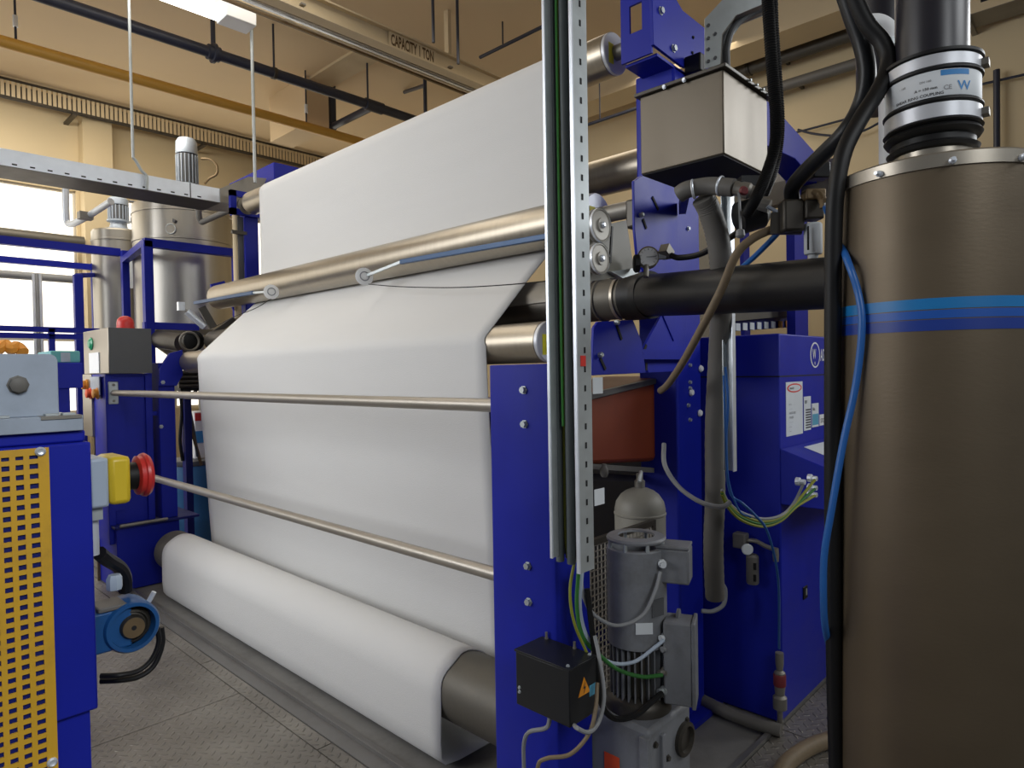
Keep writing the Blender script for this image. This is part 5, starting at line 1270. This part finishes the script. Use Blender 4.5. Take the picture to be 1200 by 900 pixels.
hanger('long galvanised rod hanging beside the top corner of the felt', 299, 0, 214, YT0 - .12, .014, 'galv')
wl = thing('bent_pipe', 'pale bent pipe hanging under the trunking before the windows', 'pipe', at(80, 262, Y=8.0))
part(wl, 'pipe', MB().tube([at(77, 205, Y=8.0), at(77, 225, Y=8.0), at(77.5, 250, Y=8.0), at(79, 261, Y=8.0), at(86, 262, Y=7.9), at(105, 252, Y=7.6), at(130, 236, Y=7.2)], .032, 12), M['galvb'])
part(wl, 'valve', MB().box(at(100, 253, Y=7.62), (.12, .10, .07)), M['greymetal'])
g2p = thing('bent_pipe', 'grey pipe elbow under the trunking beside the far frame', 'pipe', at(235, 259, Y=6.6))
part(g2p, 'pipe', MB().tube([at(233, 240, Y=6.6), at(233, 252, Y=6.6), at(236, 260, Y=6.6), at(244, 257, Y=6.5), at(272, 245, Y=6.15)], .028, 12), M['hosegrey'])
# window-side pipes
for (pa, pb, Yp, r, m, lab) in (((-40, 269), (98, 284), 9.95, .075, 'core', 'brown pipe crossing the bright window high up'),
                                ((-40, 318), (90, 320), 9.95, .05, 'cgrey', 'grey pipe crossing the bright window at mid height')):
    A, B = at(*pa, Y=Yp), at(*pb, Y=Yp); B.z = A.z
    single('wall_pipe', MB().cyl(A, B, r, n=16), M[m], lab, 'pipe')
for k, px in enumerate((39, 43, 47)):
    A = at(px, 321, Y=9.9); B = at(px + 1, 410, Y=9.9)
    single('conduit', MB().cyl((A.x, 9.9, B.z - .4), (A.x, 9.9, A.z), .018, n=10), M['galvb'] if k != 1 else M['cgrey'],
           ('left', 'middle', 'right')[k] + ' one of three thin conduits on the bright window', 'conduit')

# things behind the near machine on the left
lx = at(97, 440, Y=5.3).x
bcx = thing('machine_cabinet', 'small blue machine cabinet behind the grey slab on the left', 'cabinet', (lx - .3, 5.5, 0))
part(bcx, 'body', MB().span((lx - .75, 5.3, at(80, 455, Y=5.3).z), (lx, 5.8, at(80, 425, Y=5.3).z)).bevel(.004), M['blue'])
part(bcx, 'leg', MB().span((lx - .75, 5.32, 0), (at(83, 470, Y=5.3).x, 5.78, at(80, 455, Y=5.3).z)), M['blue'])
tc_ = thing('crate', 'teal plastic crate on the small blue cabinet', 'crate', (lx - .12, 5.45, at(80, 425, Y=5.3).z))
part(tc_, 'body', MB().span((at(60, 415, Y=5.3).x, 5.32, at(80, 425, Y=5.3).z), (at(95, 415, Y=5.3).x, 5.7, at(80, 411, Y=5.3).z)).bevel(.008), M['teal'])
part(tc_, 'label', MB().span((at(72, 415, Y=5.3).x, 5.317, at(80, 424, Y=5.3).z), (at(83, 415, Y=5.3).x, 5.32, at(80, 413, Y=5.3).z)), M['lgrey'], 'pale label')
cable('orange_strap', [at(-12, 412, Y=5.1), at(-2, 409, Y=5.1), at(6, 404, Y=5.15), at(13, 409, Y=5.1), at(20, 406, Y=5.15), at(27, 413, Y=5.1)], .035, M['orlt'], 'crumpled orange strap lying behind the top of the grey slab', 'strap', 8)
stp = at(8, 416, Y=5.1)
shf = thing('side_table', 'plain grey table behind the grey slab carrying the orange strap', 'table', (at(8, 416, Y=5.1).x, 5.2, 0))
ztab = at(8, 414, Y=5.1).z - .035
part(shf, 'top', MB().span((at(-40, 416, Y=5.1).x, 4.85, ztab - .03), (at(40, 416, Y=5.1).x, 5.25, ztab)), M['lgrey'])
for dx in (-30, 30):
    X_ = at(dx, 416, Y=5.1).x
    part(shf, 'leg', MB().span((X_ - .02, 4.95, 0), (X_ + .02, 4.99, ztab - .03)), M['lgrey'])
brd = at(116, 522, Y=5.95)
single('wooden_board', MB().span((at(110.5, 522, Y=5.98).x, 5.98, 0), (at(123, 522, Y=5.98).x, 6.0, at(116, 508, Y=5.98).z)), M['brass'], 'brown board standing below the button panel', 'board')

# ================================================================== NEAR MACHINE ON THE LEFT (yellow guard, emergency stop)
YN = 1.05
nx1 = at(110, 640, Y=YN).x
nz1 = at(60, 521, Y=YN).z
nm_ = thing('press_frame', 'blue machine frame at the left edge with yellow perforated guard', 'machine', (-.1, 1.3, 0))
zst = at(117, 830, Y=YN).z
part(nm_, 'body', MB().span((-.5, YN, zst), (nx1, YN + .5, nz1)).bevel(.003), M['blue'])
part(nm_, 'plinth', MB().span((-.5, YN + .01, 0), (nx1 - .008, YN + .5, zst)), M['blue'])
nz2 = at(60, 506, Y=YN + .01).z
part(nm_, 'top_rail', MB().span((-.5, YN + .008, nz1), (at(102, 510, Y=YN).x, YN + .48, nz2)).bevel(.003), M['blue'])
# perforated guard
gx1_, gz1_ = at(57, 524, Y=YN - .006).x, at(57, 524, Y=YN - .006).z
pitx, pitz, bw = .0146, .0129, .0062
gy0, gy1 = YN - .007, YN - .004
gmb = MB()
ncol, nrow = 22, 46
xs = [gx1_ - .010 - pitx * i for i in range(ncol)]
gmb.span((gx1_ - .012, gy0, gz1_ - pitz * nrow), (gx1_, gy1, gz1_))
gmb.span((xs[-1], gy0, gz1_ - .009), (gx1_ - .012, gy1, gz1_))
for x in xs[1:]: gmb.span((x - bw / 2, gy0, gz1_ - pitz * nrow), (x + bw / 2, gy1, gz1_ - .009))
for r in range(1, nrow):
    z = gz1_ - .004 - pitz * r
    gmb.span((xs[-1], gy0 + .0003, z - bw / 2), (gx1_ - .012, gy1 - .0003, z + bw / 2))
gd_ = part(nm_, 'perforated_guard', gmb, M['yellow'], 'yellow guard plate with square holes')
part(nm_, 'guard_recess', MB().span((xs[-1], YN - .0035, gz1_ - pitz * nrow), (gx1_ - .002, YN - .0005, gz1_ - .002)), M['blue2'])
for px, py in ((47, 529), (61, 893)):
    q = at(px, py, Y=gy0)
    part(gd_, 'screw', MB().lathe(q, (0, -1, 0), [(.0062, 0), (.0062, .002), (.004, .004), (.002, .003)], 12), M['galvb'])
# grey slab and base plates
gs0 = at(69, 470, Y=YN + .02)
slb = thing('clamp_block', 'pale grey metal block with big bolt head on top of the blue frame', 'block', (gs0.x - .2, YN + .05, nz2))
sr = .010
ztop_s = at(68, 415, Y=YN + .02).z
zpl = at(60, 488, Y=YN + .0).z
xr_ = gs0.x
poly = [(-.4, YN + .02, zpl), (xr_, YN + .02, zpl)] + [(xr_ - sr + sr * math.cos(math.radians(t)), YN + .02, ztop_s - sr + sr * math.sin(math.radians(t))) for t in range(0, 91, 15)] + [(-.4, YN + .02, ztop_s)]
part(slb, 'block', MB().prism(poly, (0, .05, 0)).bevel(.001), M['lgrey'])
part(slb, 'base_plate', MB().span((-.4, YN + .0, nz2), (at(98, 500, Y=YN).x, YN + .12, zpl)).bevel(.001), M['lgrey'])
q = at(21, 451, Y=YN + .02)
part(slb, 'bolt_head', MB().lathe(q, (0, -1, 0), [(.0125, 0), (.0125, .001), (.0105, .0015), (.0105, .008), (.008, .0095)], 8), M['hosegrey'])
for px, py in ((2, 489), (60, 486), (80, 487)):
    q = at(px, py, Y=YN + .008)
    part(slb, 'washer', MB().span((q.x - .0075, YN + .002, zpl), (q.x + .0075, YN + .016, zpl + .0035)).bevel(.0006), M['galv'])
part(slb, 'strip', MB().span((at(48, 496, Y=YN).x, YN - .002, zpl - .004), (at(96, 496, Y=YN).x, YN + .03, zpl + .0005)), M['greymetal'])

# emergency stop
YE = 1.085
e_x = [at(px, 565, Y=YE).x for px in (105, 128, 154.5, 166, 186)]
ez1, ez0 = at(130, 536, Y=YE).z, at(130, 593, Y=YE).z
ezc = (ez0 + ez1) / 2; ey = YE + .036
est = thing('emergency_stop', 'grey and yellow emergency stop box with red mushroom button', 'button box', (e_x[1], ey, ez0))
part(est, 'base_half', MB().span((e_x[0], YE, ez0 - .001), (e_x[1], YE + .072, ez1)).bevel(.004), M['lgreyp'], 'pale grey base half')
part(est, 'cover_half', MB().span((e_x[1] + .0005, YE, ez0), (e_x[2], YE + .072, ez1)).bevel(.007), M['yel2'], 'yellow cover half')
part(est, 'collar', MB().lathe((e_x[2], ey, ezc), (1, 0, 0), [(.021, -.002), (.021, e_x[4] - e_x[2] - .012), (.018, e_x[4] - e_x[2] - .010)], 24), M['black'], 'black collar')
w_ = e_x[4] - e_x[2]
mr_ = part(est, 'mushroom_button', MB().lathe((e_x[2] + w_ * .42, ey, ezc), (1, 0, 0), [(.024, 0), (.030, .002), (.030, .008), (.033, .009), (.034, .013), (.030, w_ * .5), (.02, w_ * .57), (.001, w_ * .58)], 28), M['red'], 'red mushroom button')
bkx0, bkx1 = at(107, 620, Y=YE).x, at(124, 620, Y=YE).x
part(est, 'bracket', MB().span((bkx0, YE + .012, at(110, 612, Y=YE).z), (bkx1, YE + .05, ez0 - .001)), M['galv'])
part(est, 'bracket', MB().span((nx1 - .002, YE + .02, at(110, 664, Y=YE).z), (nx1 + .004, YE + .05, ez0)), M['galvb'])
part(est, 'conduit', MB().cyl(((bkx0 + bkx1) / 2, YE + .03, at(115, 655, Y=YE).z), ((bkx0 + bkx1) / 2, YE + .03, at(115, 612, Y=YE).z), .008, n=12), M['galvb'])
# bearing
YBr = 1.24
bcn = at(156, 735, Y=YBr)
brg = thing('bearing_block', 'blue flanged bearing block with rusty shaft end beside the frame', 'bearing', (bcn.x, YBr + .03, bcn.z - .05))
rb = 30.5 / F * (bcn.x * .724 + YBr * .69)
part(brg, 'housing', MB().lathe(bcn + V((0, .06, 0)), (0, -1, 0), [(rb * .9, 0), (rb, .006), (rb, .056), (rb * .93, .062), (rb * .80, .062), (rb * .76, .050), (rb * .76, .02)], 40, caps=False), M['brightblue'])
part(brg, 'arm', MB().span((nx1 - .02, YBr + .004, bcn.z - rb * .75), (bcn.x, YBr + .058, bcn.z + rb * .80)).bevel(.004), M['brightblue'])
part(brg, 'top_pad', MB().span((bcn.x - .050, YBr + .002, bcn.z + rb * .80), (bcn.x - .002, YBr + .055, bcn.z + rb * .98)).bevel(.002), M['hosegrey'])
part(brg, 'foot', MB().span((nx1 - .02, YBr + .006, bcn.z - rb * 2.1), (nx1 + .016, YBr + .05, bcn.z - rb * .72)).bevel(.003), M['brightblue'])
sh = part(brg, 'shaft_end', MB().lathe(bcn + V((0, .05, 0)), (0, -1, 0), [(rb * .755, 0), (rb * .755, .034), (rb * .70, .038), (rb * .66, .036), (rb * .62, .044), (rb * .56, .046), (rb * .52, .042), (rb * .46, .043), (rb * .44, .050), (rb * .40, .054), (.002, .054)], 36), M['darkmetal'], 'dark rusty shaft end')
part(sh, 'centre_hole', MB().lathe(bcn + V((0, -.0054, 0)), (0, -1, 0), [(.004, -.0005), (.004, .0004)], 12), M['dark'])
part(sh, 'shaft_face', MB().lathe(bcn + V((0, 0, 0)), (0, -1, 0), [(rb * .40, -.006), (rb * .385, .0052)], 28), M['brass'], 'rust brown shaft face')
nip = at(177, 699, Y=YBr + .02)
part(brg, 'grease_nipple', MB().cyl(nip + V((-.004, 0, -.008)), nip + V((.004, -.004, .008)), .0042, n=8), M['galvb'])
cable('bearing_hose', [at(184, 735, Y=1.33), at(186, 752, Y=1.33), at(178, 772, Y=1.33), at(162, 786, Y=1.33), at(140, 791, Y=1.33), at(118, 792, Y=1.35)], .0046, M['black'], 'inner black hose looping below the bearing', 'hose', 10)
cable('bearing_hose', [at(189, 735, Y=1.36), at(190, 755, Y=1.36), at(180, 780, Y=1.36), at(162, 793, Y=1.36), at(140, 797, Y=1.36), at(118, 798, Y=1.38)], .0052, M['black'], 'outer black hose looping below the bearing', 'hose', 10)
cable('black_strap', [at(116, 648, Y=1.20), at(126, 656, Y=1.22), at(139, 664, Y=1.25), at(146, 676, Y=1.27), at(147, 692, Y=1.28)], .011, M['black'], 'thick black lead curving down to the bearing block', 'cable', 10)
nu = at(134, 682, Y=1.22)
part(brg, 'pale_nut', MB().lathe(nu + V((0, 0, -.012)), (0, 0, 1), [(.011, 0), (.012, .003), (.012, .018), (.009, .024)], 8), M['lgreyp'], 'pale nut')

# ================================================================== CEILING SERVICES
def xpipe(name, pa, pb, Z, r, m, label, n=20, x0=None):
    A, B = at(*pa, Z=Z), at(*pb, Z=Z); y = (A.y + B.y) / 2
    o = thing(name, label, 'pipe', ((A.x + B.x) / 2, y, Z - r))
    part(o, 'pipe', MB().cyl((A.x if x0 is None else x0, y, Z), (B.x, y, Z), r, n=n), M[m])
    return o, y
bp_, yb = xpipe('dark_pipe', (75, 0), (500, 148), 4.7, .052, 'bkpipe', 'dark blue-black pipe with flange running below the ceiling', x0=-1.0)
fx = at(253, 60, Z=4.7).x
part(bp_, 'flange', MB().lathe((fx - .06, yb, 4.7), (1, 0, 0), [(.05, 0), (.07, .005), (.07, .045), (.092, .05), (.092, .075), (.07, .08), (.07, .115), (.05, .12)], 24), M['bkpipe'])
part(bp_, 'flange_hanger', MB().cyl((fx, yb, 4.7), (fx, yb, HC), .022, n=10), M['bkpipe'])
bx = at(437, 125, Z=4.7).x; by = at(392, 149, Z=4.7).y
part(bp_, 'tee', MB().lathe((bx - .12, yb, 4.7), (1, 0, 0), [(.052, 0), (.066, .004), (.066, .236), (.052, .24)], 20), M['bkpipe'])
part(bp_, 'branch', MB().cyl((bx, yb, 4.7), (bx, by, 4.7), .042, n=16), M['bkpipe'])
part(bp_, 'branch', MB().cyl((bx, by, 4.68), (bx, by, HC), .046, n=16), M['bkpipe'])
part(bp_, 'elbow', MB().ball((bx, by, 4.7), .056, 14), M['bkpipe'])
for px in (330, 414):
    x = at(px, 80 if px == 330 else 131, Z=4.7).x
    part(bp_, 'pipe_hanger', MB().cyl((x, yb, 4.74), (x, yb, HC), .011, n=8), M['bkpipe'])
    part(bp_, 'pipe_clip', MB().lathe((x - .02, yb, 4.7), (1, 0, 0), [(.054, 0), (.060, .003), (.060, .037), (.054, .04)], 20, caps=False), M['darkmetal'])
gp_, yg_ = xpipe('gas_pipe', (0, 42), (520, 197), 4.54, .052, 'gas', 'yellow gas pipe running below the ceiling', x0=-1.5)
for px, py in ((23, 46), (362, 147)):
    x = at(px, py, Z=4.54).x
    part(gp_, 'pipe_hanger', MB().cyl((x, yg_, 4.58), (x, yg_, HC), .010, n=8), M['bkpipe'])
    part(gp_, 'turnbuckle', MB().cyl((x, yg_, 4.70), (x, yg_, 4.80), .020, n=8), M['galvb'])
# wall cable tray
YTt = 9.75
A, B = at(0, 84, Y=YTt), at(0, 105, Y=YTt)
wt = thing('wall_cable_tray', 'pale perforated cable tray along the top of the far wall', 'cable tray', (2, YTt, B.z))
zt_a = min(A.z, HC - .02); hh = A.z - B.z
part(wt, 'side_rail', MB().span((-3, YTt - .008, zt_a - .03), (7.2, YTt, zt_a)), M['darkmetal'])
part(wt, 'side_rail', MB().span((-3, YTt - .008, zt_a - hh - .02), (7.2, YTt, zt_a - hh)), M['darkmetal'])
sl = MB(); x = -3
while x < 7.2:
    sl.span((x, YTt - .004, zt_a - hh), (x + .035, YTt + .004, zt_a - .03)); x += .052
sls = part(wt, 'slatted_side', sl, M['beam'], 'pale slatted side'); sls['kind'] = 'stuff'
part(wt, 'back_panel', MB().span((-3, YTt + .12, zt_a - hh), (7.2, YTt + .124, zt_a - .02)), M['hosegrey'])
bx_ = -2.5
while bx_ < 7:
    part(wt, 'wall_bracket', MB().span((bx_, YTt + .0, zt_a - hh - .05), (bx_ + .05, YW, zt_a - hh - .02)), M['darkmetal']); bx_ += 1.6
# crane runway beam
cy = 5.02; cz0 = 4.58
cr = thing('crane_beam', 'pale crane runway beam with lettering and conductor rails under the ceiling', 'beam', (4.5, cy, cz0))
part(cr, 'bottom_flange', MB().span((-.5, cy - .05, cz0), (6.5, cy + .07, cz0 + .02)), M['beam'])
part(cr, 'web_plate', MB().span((-.5, cy - .012, cz0 + .02), (6.5, cy + .012, cz0 + .15)), M['beam'])
part(cr, 'top_flange', MB().span((-.5, cy - .06, cz0 + .15), (6.5, cy + .06, cz0 + .165)), M['beam'])
for dy, m in ((.10, 'greymetal'), (.15, 'galvb'), (.20, 'beam')):
    part(cr, 'conductor_rail', MB().span((-.5, cy + dy, cz0 + .01), (6.5, cy + dy + .028, cz0 + .04)), M[m])
part(cr, 'edge_rail', MB().span((-.5, cy + .25, cz0 + .0), (6.5, cy + .27, cz0 + .03)), M['brass'])
for x in (1.2, 2.8, 4.4, 6.0):
    part(cr, 'rail_bracket', MB().span((x, cy - .05, cz0 + .045), (x + .04, cy + .27, cz0 + .06)), M['greymetal'])
    part(cr, 'beam_hanger', MB().span((x, cy - .03, cz0 + .165), (x + .04, cy + .03, HC)), M['beam'])
sx_a, sx_b = at(458, 50, Y=cy - .03).x, at(508, 66, Y=cy - .03).x
sgn = part(cr, 'sign_plate', MB().span((sx_a - .02, cy - .03, cz0 + .02), (sx_b + .03, cy - .026, cz0 + .15)), M['beam'])
lt_ = text_mesh('CAPACITY 1 TON', (0, 0, 0), (1, 0, 0), (0, 0, 1), 1.0, 1.0)
tw_ = max(p.x for p in lt_.v)
part(sgn, 'lettering', text_mesh('CAPACITY 1 TON', (sx_a, cy - .0305, cz0 + .032), (1, 0, 0), (0, 0, 1), .145, (sx_b - sx_a) / (tw_ * .145), bold=.03), M['inkbr'])
# ceiling lamp
lA, lB = at(214, 2, Z=4.62), at(262, 16, Z=4.62)
ly = (lA.y + lB.y) / 2 + .02
lm = thing('ceiling_lamp', 'lit white strip lamp hanging at the top left of the picture', 'lamp', (lB.x - .5, ly, 4.6))
part(lm, 'diffuser', MB().span((lB.x - 1.3, ly - .08, 4.60), (lB.x, ly + .08, 4.66)).bevel(.01), M['lampg'], 'glowing diffuser')
part(lm, 'end_cap', MB().span((lB.x, ly - .10, 4.59), (lB.x + .26, ly + .10, 4.70)).bevel(.008), M['white'])
part(lm, 'housing', MB().span((lB.x - 1.3, ly - .10, 4.66), (lB.x, ly + .10, 4.70)), M['white'])
for dx in (-1.1, -.1):
    part(lm, 'suspension', MB().cyl((lB.x + dx, ly, 4.70), (lB.x + dx, ly, HC), .008, n=8), M['greymetal'])
# thin ceiling pipes and rods near the crane beam
def ypipe(pa, pb, Z, r, m, label, name='thin_pipe'):
    A, B = at(*pa, Z=Z), at(*pb, Z=Z); x = (A.x + B.x) / 2
    o = thing(name, label, 'pipe', (x, (A.y + B.y) / 2, Z - r))
    part(o, 'pipe', MB().cyl((x, A.y, Z), (x, B.y, Z), r, n=12), M[m])
    part(o, 'pipe_hanger', MB().cyl((x, A.y * .7 + B.y * .3, Z), (x, A.y * .7 + B.y * .3, HC), .008, n=8), M[m])
    return o
ypipe((562, 67), (660, 20), 4.95, .018, 'bkpipe', 'thin dark pipe between the crane beam and the tray, under the ceiling')
ypipe((675, 152), (780, 114), 4.4, .018, 'bkpipe', 'thin dark pipe below the pale ceiling beam beside the hopper')
for px, y0_, lab in ((508, 50, 'short dark rod hanging above the crane lettering'), (537, 75, 'short dark rod hanging at the right of the crane lettering')):
    q = at(px, y0_, Y=4.6)
    single('drop_rod', MB().cyl((q.x, 4.6, q.z), (q.x, 4.6, HC), .014, n=8), M['bkpipe'], lab, 'rod')
dk_ = thing('drop_pipe', 'dark bent pipe hanging under the crane beam above the felt', 'pipe', at(498, 130, Y=6.1))
q0_ = at(498, 100, Y=6.1)
part(dk_, 'pipe', MB().cyl((q0_.x, 6.1, at(498, 150, Y=6.1).z), (q0_.x, 6.1, HC), .022, n=10), M['bkpipe'])
part(dk_, 'branch', MB().cyl(q0_, at(474, 108, Y=6.8), .022, n=10), M['bkpipe'])

# right wall services
def wallpipe(pa, pb, X, r, m, label, name='wall_pipe', clips=()):
    A, B = at(*pa, X=X), at(*pb, X=X); z = (A.z + B.z) / 2
    o = thing(name, label, 'pipe', (X, (A.y + B.y) / 2, z - r))
    part(o, 'pipe', MB().cyl((X, A.y, z), (X, B.y, z), r, n=18), M[m])
    for px in clips:
        y = at(px, pa[1], X=X).y
        part(o, 'pipe_clip', MB().lathe((X, y - .02, z), (0, 1, 0), [(r, 0), (r + .012, .003), (r + .012, .037), (r, .04)], 18, caps=False), M['darkmetal'])
    k = A.y
    part(o, 'bracket', MB().span((X, A.y - .6, z - .015), (XW, A.y - .57, z + .015)), M['darkmetal'])
    return o
wallpipe((855, 86), (1010, 38), 7.2, .070, 'core', 'grey pipe along the right wall behind the conduits', clips=(878,))
wallpipe((870, 112), (1012, 76), 7.2, .055, 'hosegrey', 'pale grey pipe below the thicker one on the right wall')
single('wall_cable', MB().tube([at(880, 168, X=7.3), at(930, 156, X=7.3), at(990, 140, X=7.3), at(1040, 126, X=7.3), at(1120, 106, X=7.3), at(1215, 84, X=7.3)], .012, 8), M['bkpipe'], 'black cable fixed along the right wall', 'cable')
single('wall_cable', MB().tube([at(935, 152, X=7.25), at(955, 157, X=7.25), at(985, 159, X=7.25), at(1010, 154, X=7.25), at(1034, 142, X=7.25)], .012, 8), M['bkpipe'], 'black cable sagging below the fixed one on the right wall', 'cable')
q = at(1168, 120, X=7.28)
single('drop_pipe', MB().cyl((7.28, q.y, at(1168, 185, X=7.28).z), (7.28, q.y, at(1168, 82, X=7.28).z), .026, n=12), M['bkpipe'], 'vertical dark pipe on the right wall beside the coupling', 'pipe')
A, B = at(1120, 20, X=7.0), at(1215, -10, X=7.0)
wtr = thing('wall_tray', 'perforated pale cable tray high on the right wall', 'cable tray', (7.0, (A.y + B.y) / 2, A.z))
zz0 = A.z
part(wtr, 'side_rail', MB().span((6.99, B.y - .5, zz0 - .02), (7.0, A.y + .3, zz0 + .13)), M['beam'])
part(wtr, 'bottom_panel', MB().span((6.99, B.y - .5, zz0 - .024), (7.3, A.y + .3, zz0 - .02)), M['greymetal'])
k = B.y
while k < A.y + .2:
    part(wtr, 'slot', MB().span((6.987, k, zz0 + .05), (6.99, k + .06, zz0 + .075)), M['dark']); k += .16
part(wtr, 'bracket', MB().span((7.0, A.y - .1, zz0 - .05), (XW, A.y - .06, zz0 - .024)), M['greymetal'])
